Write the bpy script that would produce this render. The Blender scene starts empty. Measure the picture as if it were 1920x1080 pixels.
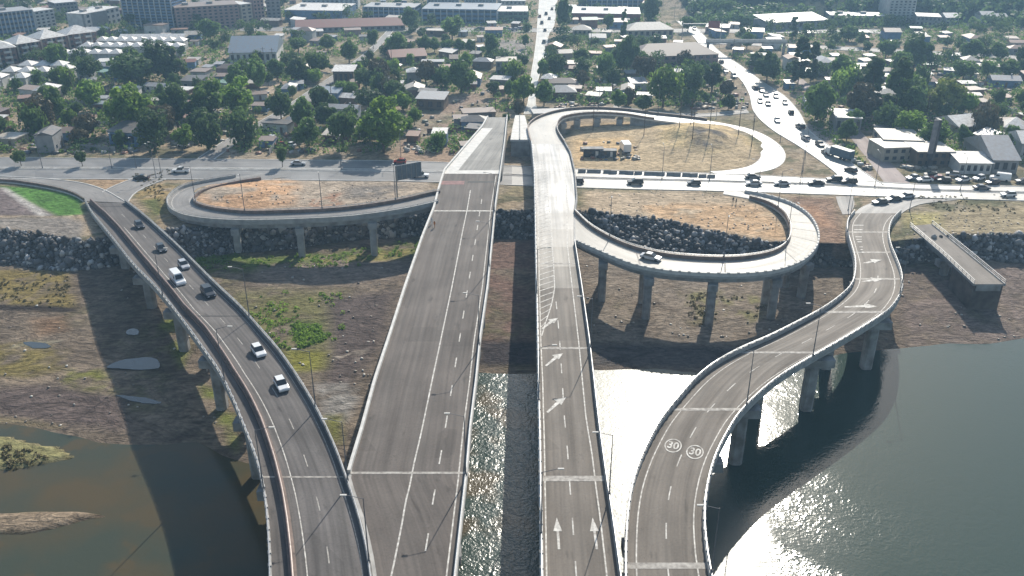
import bpy, bmesh, math, random
import numpy as np
from mathutils import Vector, Matrix, noise as mnoise
R = math.radians
random.seed(7); rng = np.random.default_rng(7)
S = bpy.context.scene
COL = S.collection
# ---------------------------------------------------------------- camera
F, CH = 1650.0, 88.0
PIT = math.atan(790 / F); YAW = math.atan(33 / math.hypot(790, F))
cam = bpy.data.objects.new('camera', bpy.data.cameras.new('camera')); COL.objects.link(cam)
cam.location = (0, 0, CH); cam.rotation_euler = (math.pi / 2 - PIT, 0, YAW)
cam.data.sensor_width = 36; cam.data.lens = 36 * F / 1920
cam.data.clip_start = 1; cam.data.clip_end = 8000
S.camera = cam
# ---------------------------------------------------------------- light
SUN_EL, SUN_AZ = 35.0, 16.0          # azimuth to the right of +Y
wd = bpy.data.worlds.new('World'); S.world = wd; wd.use_nodes = True
nt = wd.node_tree; bg = nt.nodes['Background']
sky = nt.nodes.new('ShaderNodeTexSky'); sky.sky_type = 'NISHITA'; sky.sun_disc = False
sky.sun_elevation = R(SUN_EL); sky.sun_rotation = R(SUN_AZ); sky.air_density = 1.3; sky.dust_density = 1.5
nt.links.new(sky.outputs[0], bg.inputs[0]); bg.inputs[1].default_value = 0.095
sl = bpy.data.lights.new('sun', 'SUN'); sl.energy = 4.8; sl.angle = R(0.5); sl.color = (1, .93, .82)
sun = bpy.data.objects.new('sun', sl); COL.objects.link(sun)
sun.rotation_euler = (R(90 - SUN_EL), 0, R(180 - SUN_AZ)); sun.location = (0, 0, 300)
S.view_settings.view_transform = 'Standard'; S.view_settings.look = 'None'
S.view_settings.gamma = 1; S.view_settings.exposure = 0.5
try:
    S.cycles.volume_bounces = 0; S.cycles.max_bounces = 6; S.cycles.transparent_max_bounces = 6
    S.cycles.volume_step_rate = 4; S.cycles.sample_clamp_indirect = 4
except Exception: pass
HAZE = 0.00035
GZ = 7.0                              # level of the city plain
# ---------------------------------------------------------------- maths helpers
cp_, sp_, cy_, sy_ = math.cos(PIT), math.sin(PIT), math.cos(YAW), math.sin(YAW)
def W(px, py, z):
    x = px - 960; y = 540 - py
    dx, dy, dz = x, F * cp_ + y * sp_, -F * sp_ + y * cp_
    dx, dy = dx * cy_ - dy * sy_, dx * sy_ + dy * cy_
    t = (z - CH) / dz
    return Vector((dx * t, dy * t, z))
def Pix(X, Y, Z):
    x = X * cy_ + Y * sy_; y = -X * sy_ + Y * cy_; z = Z - CH
    zc = y * cp_ - z * sp_; yc = y * sp_ + z * cp_
    return 960 + F * x / zc, 540 - F * yc / zc
def poly_w(pts, z): return np.array([W(a, b, z)[:2] for a, b in pts])
def line_y(pts, z):
    a = poly_w(pts, z); a = a[np.argsort(a[:, 0])]; return a[:, 0], a[:, 1]
CREST = line_y([(-500, 400), (0, 428), (75, 438), (150, 452), (350, 428), (480, 422), (600, 414), (800, 396), (932, 396), (1000, 395),
                (1097, 396), (1160, 404), (1235, 411), (1285, 421), (1335, 433), (1385, 443), (1435, 453), (1540, 457),
                (1590, 459), (1675, 454), (1787, 442), (1840, 440), (1920, 438), (2300, 432)], GZ)
TOE = line_y([(-500, 470), (0, 487), (60, 497), (125, 505), (350, 482), (480, 467), (555, 461), (655, 446), (780, 440), (930, 443),
              (1000, 443), (1100, 447), (1200, 471), (1300, 490), (1435, 500), (1540, 497), (1690, 492), (1815, 480), (1920, 490), (2300, 490)], 2.0)
SHORE = line_y([(-900, 770), (0, 790), (100, 802), (200, 810), (380, 812), (440, 835), (520, 865), (640, 885), (700, 860), (780, 760),
                (860, 700), (900, 682), (1000, 680), (1110, 681), (1200, 684), (1320, 690), (1440, 680), (1560, 655), (1665, 640),
                (1777, 631), (1920, 627), (2600, 620)], 0.0)
def in_poly(X, Y, P):
    ins = np.zeros(X.shape, bool); n = len(P)
    for i in range(n):
        x1, y1 = P[i]; x2, y2 = P[(i + 1) % n]
        c = ((y1 > Y) != (y2 > Y)) & (X < (x2 - x1) * (Y - y1) / (y2 - y1 + 1e-12) + x1)
        ins ^= c
    return ins
def poly_dist(X, Y, P):
    d = np.full(X.shape, 1e9)
    for i in range(len(P)):
        a = P[i]; b = P[(i + 1) % len(P)]; ab = b - a
        t = np.clip(((X - a[0]) * ab[0] + (Y - a[1]) * ab[1]) / (ab @ ab + 1e-9), 0, 1)
        d = np.minimum(d, np.hypot(X - a[0] - t * ab[0], Y - a[1] - t * ab[1]))
    return d
def poly_mask(X, Y, P, soft):
    d = poly_dist(X, Y, P); d = np.where(in_poly(X, Y, P), d, -d)
    return np.clip(d / (2 * soft) + .5, 0, 1)
_g = [np.random.default_rng(s).random((257, 257)) for s in range(6)]
def vn(X, Y, sc, k=0):
    x = X / sc + 1000; y = Y / sc + 1000; xi = np.floor(x).astype(int); yi = np.floor(y).astype(int)
    fx = x - xi; fy = y - yi; fx = fx * fx * (3 - 2 * fx); fy = fy * fy * (3 - 2 * fy); g = _g[k]
    a = g[xi % 256, yi % 256]; b = g[(xi + 1) % 256, yi % 256]; c = g[xi % 256, (yi + 1) % 256]; d = g[(xi + 1) % 256, (yi + 1) % 256]
    return (a * (1 - fx) + b * fx) * (1 - fy) + (c * (1 - fx) + d * fx) * fy
def fbm(X, Y, sc, k=0): return (vn(X, Y, sc, k) * .5 + vn(X, Y, sc / 2.1, k + 1) * .3 + vn(X, Y, sc / 4.3, k + 2) * .2)
ISLE1 = poly_w([(-120, 815), (10, 818), (60, 832), (110, 840), (142, 860), (90, 868), (30, 880), (-120, 890)], 0)
ISLE2 = poly_w([(-120, 968), (60, 960), (150, 960), (212, 967), (160, 975), (100, 992), (40, 1003), (-120, 1000)], 0)
MOUND = W(1300, 262, GZ); MOUND2 = W(450, 366, GZ); SPIT = poly_w([(1775, 625), (1850, 622), (1870, 652), (1810, 660)], 0)
def height(X, Y):
    yc = np.interp(X, *CREST); yt = np.interp(X, *TOE); ys = np.interp(X, *SHORE)
    wob = (fbm(X, Y, 9, 0) - .5)
    ys = ys + (fbm(X, Y, 22, 2) - .5) * 7
    zb = .12 + (1.6 - .12) * np.clip((Y - ys) / np.maximum(yt - ys, 5), 0, 1) ** .7 + wob * .7 * np.clip((Y - ys) / 6, 0, 1)
    zw = np.maximum(-.06 * (ys - Y), -1.5) + .12
    z = np.where(Y < ys, zw, zb)
    t = np.clip((Y - yt) / np.maximum(yc - yt, 2), 0, 1)
    z = np.where(Y > yt, zb * (1 - t) + GZ * t, z)
    z = np.where(Y > yc, GZ, z)
    for P in (ISLE1, ISLE2):
        m = poly_mask(X, Y, P, 1.6); z = np.maximum(z, -1.5 + 1.9 * np.clip(m * 1.6, 0, 1) + wob * .1)
    far = Y > yc
    z = z + far * 4.2 * np.exp(-(((X - MOUND.x) / 12) ** 2 + ((Y - MOUND.y) / 14) ** 2)) * (.7 + .6 * vn(X, Y, 4, 1))
    z = z + far * 1.6 * np.exp(-(((X - MOUND2.x) / 14) ** 2 + ((Y - MOUND2.y) / 8) ** 2))
    # wooded hills far behind on the right
    hx = np.clip((X - 75 - (Y - 530) * .05) / 70, 0, 1); hy = np.clip((Y - 528) / 420, 0, 1)
    z = z + 190 * hx * hy ** 1.1 * (.8 + .4 * vn(X, Y, 120, 3))
    return z
def hz(x, y): return float(height(np.array([x], float), np.array([y], float))[0])
# ---------------------------------------------------------------- mesh helpers
class MB:
    def __init__(s): s.v = []; s.f = []; s.u = []
    def add(s, vs, fs, uv=None):
        o = len(s.v); s.v += [tuple(p) for p in vs]; s.f += [tuple(i + o for i in f) for f in fs]
        if uv is not None: s.u += uv
        return s
    def box(s, x0, x1, y0, y1, z0, z1, M=None):
        P = [Vector(p) for p in ((x0, y0, z0), (x1, y0, z0), (x1, y1, z0), (x0, y1, z0), (x0, y0, z1), (x1, y0, z1), (x1, y1, z1), (x0, y1, z1))]
        if M is not None: P = [M @ p for p in P]
        return s.add(P, [(0, 3, 2, 1), (4, 5, 6, 7), (0, 1, 5, 4), (1, 2, 6, 5), (2, 3, 7, 6), (3, 0, 4, 7)])
    def tube(s, a, b, r0, r1=None, n=6):
        a = Vector(a); b = Vector(b); r1 = r0 if r1 is None else r1
        d = (b - a).normalized(); q = d.orthogonal().normalized(); w = d.cross(q)
        P = []
        for c, r in ((a, r0), (b, r1)):
            for i in range(n):
                t = 2 * math.pi * i / n; P.append(c + q * math.cos(t) * r + w * math.sin(t) * r)
        fs = [(i, (i + 1) % n, n + (i + 1) % n, n + i) for i in range(n)] + [tuple(range(n - 1, -1, -1)), tuple(range(n, 2 * n))]
        return s.add(P, fs)
    def mesh(s, name, m, smooth=False):
        me = bpy.data.meshes.new(name); me.from_pydata(s.v, [], s.f)
        if m: me.materials.append(m)
        if s.u:
            uv = me.uv_layers.new(name='UV')
            dat = np.array([s.u[l.vertex_index] for l in me.loops], dtype=np.float32).ravel()
            uv.data.foreach_set('uv', dat)
        if smooth:
            for p in me.polygons: p.use_smooth = True
        return me
    def build(s, name, m, parent=None, smooth=False):
        return link(name, s.mesh(name, m, smooth), parent)
def link(name, me, parent=None, loc=None, rz=0):
    o = bpy.data.objects.new(name, me); COL.objects.link(o)
    if parent: o.parent = parent
    if loc is not None: o.location = loc
    if rz: o.rotation_euler = (0, 0, rz)
    return o
def structure(o): o['kind'] = 'structure'; return o
def tag(o, label, cat, group=None):
    o['label'] = label; o['category'] = cat
    if group: o['group'] = group
    return o
def copy_tree(o, parent=None):
    c = o.copy(); COL.objects.link(c); c.parent = parent
    for ch in o.children: copy_tree(ch, c)
    return c
ORD = 'first second third fourth fifth sixth seventh eighth ninth tenth eleventh twelfth thirteenth fourteenth fifteenth sixteenth seventeenth eighteenth nineteenth twentieth twenty-first twenty-second twenty-third twenty-fourth twenty-fifth twenty-sixth twenty-seventh twenty-eighth twenty-ninth thirtieth'.split()
REG = []
def reg(o, desc, place, cat, group):
    o['category'] = cat; o['group'] = group; REG.append((o, desc, place))
ZONES = [(90, 95, 'by the brown flats'), (250, 120, 'by the big round trees at left'), (60, 215, 'in the far left shacks'),
         (330, 190, 'around the tall left grove'), (440, 90, 'above the left grove'), (560, 150, 'by the left diagonal street'),
         (560, 240, 'below the left diagonal street'), (720, 120, 'above the big bright tree'), (730, 220, 'beside the big bright tree'),
         (880, 140, 'left of the far glaring road'), (860, 210, 'left of the bridge ends'), (650, 50, 'by the far car parks'), (1110, 90, 'right of the far glaring road'),
         (1110, 170, 'behind the upper loop'), (1230, 165, 'by the bright loop tree'), (1260, 90, 'below the red mall'),
         (1330, 150, 'left of the busy diagonal road'), (1430, 60, 'right of the diagonal road top'), (1520, 110, 'by the dark poplars'),
         (1540, 190, 'beside the busy diagonal road'), (1640, 160, 'by the two cypresses'), (1760, 180, 'by the yellow-green tree'),
         (1690, 80, 'below the pale tower'), (1850, 110, 'in the upper right row'), (1700, 260, 'by the flat-roofed depot'),
         (1860, 250, 'in the right corner blocks'), (1850, 40, 'under the wooded hill'), (150, 280, 'above the left avenue'), (200, 30, 'among the far left offices')]
def zone(px, py):
    return min(ZONES, key=lambda z: (z[0] - px) ** 2 + (1.6 * (z[1] - py)) ** 2)[2]
def finalize_labels():
    g = {}
    for o, d, p in REG: g.setdefault((d, p), []).append(o)
    for (d, p), L in g.items():
        if len(L) == 1: L[0]['label'] = f'{d} {p}'; continue
        key = lambda o: Pix(*(o.matrix_world.translation if False else o.location))[0]
        L.sort(key=key)
        for i, o in enumerate(L):
            if i == len(L) - 1: w = 'rightmost'
            elif i == 0: w = 'leftmost'
            else: w = (ORD[i] if i < 30 else f'{i+1}th') + ' from left'
            o['label'] = f'{d}, {w} {p}'
# ---------------------------------------------------------------- materials
MATS = {}
def mat(name, c, rough=.8, var=.15, sc=1.0, metal=0, bump=0, spec=.5, c2=None, emis=None, uv=None, coat=0):
    if name in MATS: return MATS[name]
    m = bpy.data.materials.new(name); m.use_nodes = True; n = m.node_tree; b = n.nodes['Principled BSDF']
    b.inputs['Roughness'].default_value = rough; b.inputs['Metallic'].default_value = metal
    b.inputs['Specular IOR Level'].default_value = spec; b.inputs['Coat Weight'].default_value = coat
    tc = n.nodes.new('ShaderNodeTexCoord'); mp = n.nodes.new('ShaderNodeMapping')
    n.links.new(tc.outputs['UV' if uv else 'Object'], mp.inputs[0])
    if uv: mp.inputs['Scale'].default_value = uv
    nz = n.nodes.new('ShaderNodeTexNoise'); nz.inputs['Scale'].default_value = sc; nz.inputs['Detail'].default_value = 5
    n.links.new(mp.outputs[0], nz.inputs['Vector'])
    r = n.nodes.new('ShaderNodeValToRGB'); n.links.new(nz.outputs[0], r.inputs[0])
    c2 = c2 or tuple(x * (1 - var * 2) for x in c)
    r.color_ramp.elements[0].position = .33; r.color_ramp.elements[1].position = .67
    r.color_ramp.elements[0].color = (*c2, 1); r.color_ramp.elements[1].color = (*[min(1, x * (1 + var * .6)) for x in c], 1)
    n.links.new(r.outputs[0], b.inputs['Base Color'])
    if bump:
        bp = n.nodes.new('ShaderNodeBump'); bp.inputs['Strength'].default_value = bump; bp.inputs['Distance'].default_value = .1
        n.links.new(nz.outputs[0], bp.inputs['Height']); n.links.new(bp.outputs[0], b.inputs['Normal'])
    MATS[name] = m; return m
def asphalt(name, c, rough, streak=.35, spec=.35, patch=.25):
    m = bpy.data.materials.new(name); m.use_nodes = True; n = m.node_tree; L = n.links; b = n.nodes['Principled BSDF']
    b.inputs['Roughness'].default_value = rough; b.inputs['Specular IOR Level'].default_value = spec
    tc = n.nodes.new('ShaderNodeTexCoord')
    def N(scale, s, det=4):
        mp = n.nodes.new('ShaderNodeMapping'); mp.inputs['Scale'].default_value = scale; L.new(tc.outputs['UV'], mp.inputs[0])
        z = n.nodes.new('ShaderNodeTexNoise'); z.inputs['Scale'].default_value = s; z.inputs['Detail'].default_value = det
        L.new(mp.outputs[0], z.inputs['Vector']); return z
    def remap(z, lo, hi, a=.3, d=.7):
        r = n.nodes.new('ShaderNodeMapRange'); r.inputs[1].default_value = a; r.inputs[2].default_value = d
        r.inputs[3].default_value = lo; r.inputs[4].default_value = hi; L.new(z.outputs[0], r.inputs[0]); return r
    a1 = remap(N((1, .025, 1), 1.6), 1 - streak, 1 + streak * .6); a2 = remap(N((1, 1, 1), .09), 1 - patch, 1 + patch); a3 = remap(N((1, 1, 1), 3.0, 6), .9, 1.1)
    m1 = n.nodes.new('ShaderNodeMath'); m1.operation = 'MULTIPLY'; L.new(a1.outputs[0], m1.inputs[0]); L.new(a2.outputs[0], m1.inputs[1])
    m2 = n.nodes.new('ShaderNodeMath'); m2.operation = 'MULTIPLY'; L.new(m1.outputs[0], m2.inputs[0]); L.new(a3.outputs[0], m2.inputs[1])
    st = remap(N((1, .35, 1), .45, 6), 1, .62, .62, .7); ck = N((1, 1, 1), .25, 8); 
    sb = n.nodes.new('ShaderNodeMath'); sb.operation = 'SUBTRACT'; L.new(ck.outputs[0], sb.inputs[0]); sb.inputs[1].default_value = .5
    ab = n.nodes.new('ShaderNodeMath'); ab.operation = 'ABSOLUTE'; L.new(sb.outputs[0], ab.inputs[0])
    cr = n.nodes.new('ShaderNodeMapRange'); cr.inputs[1].default_value = 0; cr.inputs[2].default_value = .004; cr.inputs[3].default_value = .72; cr.inputs[4].default_value = 1; L.new(ab.outputs[0], cr.inputs[0])
    vo = n.nodes.new('ShaderNodeTexVoronoi'); vo.distance = 'CHEBYCHEV'; vo.inputs['Scale'].default_value = .11; mpv = n.nodes.new('ShaderNodeMapping'); mpv.inputs['Scale'].default_value = (1, .6, 1); L.new(tc.outputs['UV'], mpv.inputs[0]); L.new(mpv.outputs[0], vo.inputs['Vector'])
    sc_ = n.nodes.new('ShaderNodeSeparateColor'); L.new(vo.outputs['Color'], sc_.inputs[0]); pt = n.nodes.new('ShaderNodeMapRange'); pt.inputs[1].default_value = .84; pt.inputs[2].default_value = .86; pt.inputs[3].default_value = 1; pt.inputs[4].default_value = .84; L.new(sc_.outputs[0], pt.inputs[0])
    for q_ in (st, cr, pt):
        mq = n.nodes.new('ShaderNodeMath'); mq.operation = 'MULTIPLY'; L.new(m2.outputs[0], mq.inputs[0]); L.new(q_.outputs[0], mq.inputs[1]); m2 = mq
    v = n.nodes.new('ShaderNodeVectorMath'); v.operation = 'SCALE'; v.inputs[0].default_value = c; L.new(m2.outputs[0], v.inputs['Scale'])
    L.new(v.outputs[0], b.inputs['Base Color'])
    rr = remap(N((1, .06, 1), .5), rough - .08, min(1, rough + .08)); L.new(rr.outputs[0], b.inputs['Roughness'])
    MATS[name] = m; return m
A_old = asphalt('old_asphalt', (.118, .108, .102), .8)
A_new = asphalt('new_asphalt', (.125, .107, .094), .82, .26)
A_mid = asphalt('mid_asphalt', (.150, .128, .106), .75, .3)
A_glare = asphalt('worn_road_glare_tone', (.42, .41, .38), .42, .18, .5)  # sun glare on the worn far roads put into the base colour
A_street = asphalt('dusty_street', (.25, .235, .22), .7, .15)
CONC = mat('concrete', (.40, .39, .37), .75, .14, .6)
CONC_D = mat('weathered_concrete', (.33, .33, .325), .8, .2, .5, c2=(.19, .18, .165))
CONC_B = mat('brown_barrier', (.20, .145, .12), .6, .2, .8)
CONC_W = mat('pale_concrete', (.62, .60, .56), .7, .1, .7)
PAINT = mat('road_paint', (.62, .60, .55), .7, .1, 1.6, c2=(.27, .25, .225))
PAINT_F = mat('faded_road_paint', (.42, .395, .355), .75, .1, 1.6, c2=(.2, .18, .16))
GALV = mat('galvanised_steel', (.45, .46, .47), .4, .1, 3, metal=.6)
DARKM = mat('dark_metal', (.05, .05, .055), .5, .1, 3)
JOINT = mat('dark_joint', (.03, .03, .03), .8)
# ---------------------------------------------------------------- ground
def axis(segs):
    out = []
    for a, b, s in segs: out += list(np.arange(a, b, s))
    return np.array(out + [segs[-1][1]])
xs = axis([(-2500, -900, 100), (-900, -480, 14), (-480, -150, 2.6), (-150, 190, .85), (190, 480, 2.6), (480, 900, 14), (900, 2500, 100)])
ys_ = axis([(-60, 70, 6), (70, 245, .85), (245, 420, 1.5), (420, 640, 3), (640, 1000, 12), (1000, 3000, 100)])
X, Y = np.meshgrid(xs, ys_)
Z = height(X, Y)
yc = np.interp(X, *CREST); yt = np.interp(X, *TOE); yS = np.interp(X, *SHORE)
n1 = fbm(X, Y, 30, 0); n2 = fbm(X, Y, 8, 1); n3 = fbm(X, Y, 3, 2)
def C3(c): return np.array(c, float)
col = np.ones(X.shape + (3,)) * C3((.185, .145, .108))
def blend(mask, c, jitter=.0):
    global col
    k = mask[..., None]; col = col * (1 - k) + C3(c) * k
def sm(a, lo, hi): return np.clip((a - lo) / (hi - lo), 0, 1)
blend(sm(n2, .5, .62) * .6, (.26, .205, .15)); blend(sm(n1, .58, .68) * .6 * (n3 > .45), (.13, .12, .055)); blend(sm(n3, .56, .62) * .5, (.075, .06, .05))
far = Y > yc + .5
blend(far * 1.0, (.36, .28, .19)); blend(far * sm(n1, .48, .6) * .8, (.23, .20, .11)); blend(far * sm(n2, .52, .62) * .6, (.36, .30, .23))
blend(far * sm(fbm(X, Y, 5, 3), .55, .63) * .7, (.09, .10, .05))
def PA(pts, c, soft=1.5, z=GZ, amt=1.0, ns=None, lo=.42, hi=.56):
    P = poly_w(pts, z); m = poly_mask(X, Y, P, soft)
    if ns: m = m * sm(fbm(X + 37, Y, ns, 1), lo, hi)
    blend(m * amt, c)
# loops and verges on the plain
PA([(372, 380), (400, 344), (545, 332), (800, 338), (818, 355), (700, 386), (560, 399), (430, 397), (385, 392)], (.42, .34, .26))
PA([(372, 380), (400, 346), (470, 338), (550, 338), (560, 352), (550, 385), (470, 396), (385, 392)], (.58, .36, .21), 2, ns=9, lo=.3, hi=.5)
PA([(560, 372), (640, 362), (640, 385), (570, 392)], (.40, .23, .15), 1.2, ns=4)
PA([(650, 350), (780, 345), (740, 372), (650, 372)], (.24, .21, .18), 2, ns=6)
PA([(1095, 358), (1350, 362), (1440, 388), (1478, 430), (1475, 458), (1335, 434), (1160, 404), (1098, 396)], (.50, .39, .27))
PA([(1190, 380), (1420, 385), (1470, 430), (1470, 452), (1335, 430), (1230, 408)], (.58, .39, .23), 2, ns=6, lo=.35, hi=.5)
PA([(1060, 300), (1075, 235), (1250, 226), (1370, 240), (1425, 285), (1400, 315), (1300, 322), (1080, 318)], (.52, .40, .25))
PA([(1080, 262), (1180, 258), (1190, 300), (1080, 300)], (.64, .45, .24), 2)
PA([(1230, 228), (1340, 230), (1400, 260), (1410, 280), (1330, 292), (1240, 280)], (.66, .50, .27), 2, ns=5, lo=.35, hi=.5)
PA([(1290, 262), (1390, 262), (1380, 286), (1300, 288)], (.17, .15, .13), 2, ns=5, lo=.35)
PA([(1690, 402), (1920, 386), (2200, 386), (2200, 440), (1920, 440), (1740, 446)], (.36, .29, .18)); PA([(1700, 400), (1760, 400), (1760, 425), (1700, 425)], (.42, .36, .16), 2)
PA([(1480, 368), (1565, 372), (1590, 462), (1532, 462)], (.30, .20, .14)); PA([(1500, 385), (1530, 385), (1560, 425), (1540, 425)], (.40, .24, .15), 1.5)
PA([(-100, 343), (60, 352), (150, 366), (158, 402), (105, 405), (0, 352)], (.10, .22, .045), .6); PA([(60, 375), (110, 372), (118, 398)], (.06, .13, .03), 1, ns=3)
PA([(-200, 420), (-200, 405), (0, 408), (130, 408), (160, 418), (150, 450), (75, 436), (0, 426)], (.25, .22, .19), 1)
PA([(-100, 350), (0, 350), (105, 404), (-100, 404)], (.20, .16, .15), .5)
PA([(0, 352), (12, 352), (95, 404), (72, 405)], (.5, .46, .42), .3)
PA([(250, 360), (300, 345), (330, 350), (312, 372), (312, 395), (340, 415), (300, 418)], (.38, .27, .12), 1, ns=3, lo=.3); PA([(262, 376), (300, 372), (310, 400), (290, 405)], (.13, .14, .05), 1.2)
PA([(150, 337), (245, 330), (248, 338), (205, 354), (190, 354)], (.42, .29, .18), .6)
PA([(0, 312), (800, 318), (800, 322), (0, 317)], (.25, .25, .10), .4); PA([(350, 316), (520, 316), (520, 321), (350, 322)], (.13, .2, .06), .4)
PA([(700, 292), (850, 262), (905, 225), (850, 300), (830, 318), (790, 305)], (.38, .27, .19), 1.5)
PA([(840, 180), (915, 175), (905, 225), (850, 262), (720, 292)], (.34, .25, .19), 2, ns=8, lo=.3)
PA([(1500, 230), (1560, 240), (1640, 330), (1610, 335), (1520, 250)], (.40, .33, .29), 1); PA([(1560, 262), (1590, 262), (1640, 318), (1600, 318)], (.30, .28, .12), 1)
PA([(470, 150), (545, 150), (545, 175), (470, 178)], (.48, .38, .28), 1); PA([(930, 75), (995, 75), (990, 115), (925, 115)], (.33, .29, .25), 2)
PA([(1850, 158), (1990, 158), (1990, 190), (1850, 186)], (.52, .42, .28), 2); PA([(1320, 20), (1400, 18), (1400, 50), (1300, 50)], (.22, .27, .12), 3)
PA([(1040, 150), (1160, 150), (1160, 165), (1040, 165)], (.30, .25, .21), 2); PA([(1310, 185), (1405, 165), (1400, 205), (1280, 212)], (.30, .24, .18), 2)
# bank patches
PA([(-300, 500), (125, 508), (140, 560), (140, 583), (0, 570), (-300, 560)], (.22, .17, .065), 1.2, 1.6, ns=3, lo=.25, hi=.5)
PA([(-200, 562), (140, 575), (145, 586), (0, 580), (-200, 572)], (.05, .04, .035), .5, 1.4)
PA([(0, 645), (60, 640), (125, 655), (118, 690), (40, 708), (-40, 700), (-60, 660)], (.20, .16, .06), 1.2, 1, ns=4, lo=.3); PA([(20, 650), (110, 640), (60, 640)], (.3, .28, .2), .8, 1)
PA([(-200, 700), (60, 706), (150, 685), (125, 700), (60, 716), (-200, 712)], (.27, .21, .15), .6, 1)
PA([(130, 690), (190, 690), (225, 735), (150, 730), (100, 715)], (.19, .19, .05), 1, 1, ns=4, lo=.3)
PA([(-100, 765), (60, 778), (120, 792), (110, 798), (0, 785), (-100, 775)], (.25, .2, .11), .5, .8)
PA([(100, 720), (230, 740), (240, 800), (100, 790), (-100, 760), (-100, 730)], (.13, .10, .088), 1.5, .8)
PA([(60, 600), (120, 595), (125, 620), (70, 630)], (.27, .16, .09), 1.5, 1, amt=.6)
for q in ([(318, 590), (345, 600), (330, 622), (298, 618)], [(330, 640), (352, 660), (340, 690), (320, 650)], [(375, 720), (410, 730), (420, 745), (380, 742)], [(405, 765), (440, 775), (445, 800), (410, 790)], [(425, 800), (445, 815), (445, 840), (430, 830)]):
    PA(q, (.17, .19, .05), .9, .8)
PA([(360, 500), (380, 470), (480, 478), (640, 470), (800, 440), (810, 470), (690, 500), (400, 505)], (.12, .16, .04), 1.5, 2, ns=4, lo=.3, hi=.5)
PA([(480, 500), (620, 480), (760, 478), (770, 520), (480, 530)], (.24, .19, .15), 2, 2)
PA([(560, 478), (780, 462), (760, 482), (560, 492)], (.25, .22, .08), 1, 2, ns=3)
PA([(430, 545), (640, 545), (650, 600), (600, 700), (530, 690), (440, 585)], (.175, .16, .07), 3.5, 1.5, ns=7, lo=.2, hi=.5)
PA([(545, 600), (600, 600), (612, 630), (560, 645)], (.07, .12, .03), 1.5, 1.5, ns=3, lo=.3); PA([(535, 655), (620, 655), (625, 690), (545, 692)], (.22, .21, .045), 1, 1.2, ns=4, lo=.25)
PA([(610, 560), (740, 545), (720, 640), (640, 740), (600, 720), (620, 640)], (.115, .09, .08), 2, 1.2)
PA([(620, 660), (690, 655), (680, 672), (630, 672)], (.32, .27, .22), .7, 1, ns=2)
PA([(590, 720), (660, 720), (680, 735), (650, 790), (605, 790)], (.27, .25, .225), 1, .5, ns=3, lo=.25); PA([(610, 780), (640, 780), (640, 830), (615, 820)], (.17, .17, .045), 1, .5)
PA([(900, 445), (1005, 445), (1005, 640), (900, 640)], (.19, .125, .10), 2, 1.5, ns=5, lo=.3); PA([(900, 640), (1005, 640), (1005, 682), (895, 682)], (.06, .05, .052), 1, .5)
PA([(1095, 470), (1590, 500), (1590, 540), (1480, 600), (1330, 650), (1110, 640)], (.25, .205, .16), 2, 1.5, ns=3, lo=.25)
PA([(1280, 540), (1440, 555), (1420, 600), (1300, 600)], (.22, .2, .10), 2, 1.5, ns=2.5)
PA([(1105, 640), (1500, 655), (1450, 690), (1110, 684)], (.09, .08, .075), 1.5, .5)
PA([(1690, 500), (2200, 500), (2200, 632), (1690, 634)], (.20, .155, .13), 2, 1.5, ns=3, lo=.2)
for P, c in ((ISLE1, (.26, .24, .11)), (ISLE2, (.26, .20, .14))):
    blend(poly_mask(X, Y, P, .8), c)
blend((Z < -.05) * 1.0, (.09, .075, .04))
tr = np.clip((Y - yt) / np.maximum(yc - yt, 2), 0, 1); blend(((Y > yt - .5) & (Y < yc + .3)) * .9, (.09, .08, .07))
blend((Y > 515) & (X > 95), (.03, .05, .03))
col *= (.82 + .36 * n3)[..., None]
ny, nx = X.shape
idx = np.arange(nx * ny).reshape(ny, nx)
quads = np.stack([idx[:-1, :-1], idx[:-1, 1:], idx[1:, 1:], idx[1:, :-1]], -1).reshape(-1, 4)
def np_mesh(name, V, Q, m, smooth=True, vc=None, fvc=None):
    me = bpy.data.meshes.new(name); me.vertices.add(len(V)); me.vertices.foreach_set('co', np.asarray(V, np.float32).ravel())
    k = Q.shape[1]; me.loops.add(Q.size); me.loops.foreach_set('vertex_index', Q.astype(np.int32).ravel())
    me.polygons.add(len(Q)); me.polygons.foreach_set('loop_start', np.arange(0, Q.size, k, dtype=np.int32)); me.polygons.foreach_set('loop_total', np.full(len(Q), k, np.int32))
    if smooth: me.polygons.foreach_set('use_smooth', np.ones(len(Q), bool))
    me.update(calc_edges=True); me.validate()
    if vc is not None:
        a = me.color_attributes.new('Col', 'FLOAT_COLOR', 'POINT'); a.data.foreach_set('color', np.concatenate([vc, np.ones((len(vc), 1))], 1).astype(np.float32).ravel())
    me.materials.append(m); return me
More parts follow.
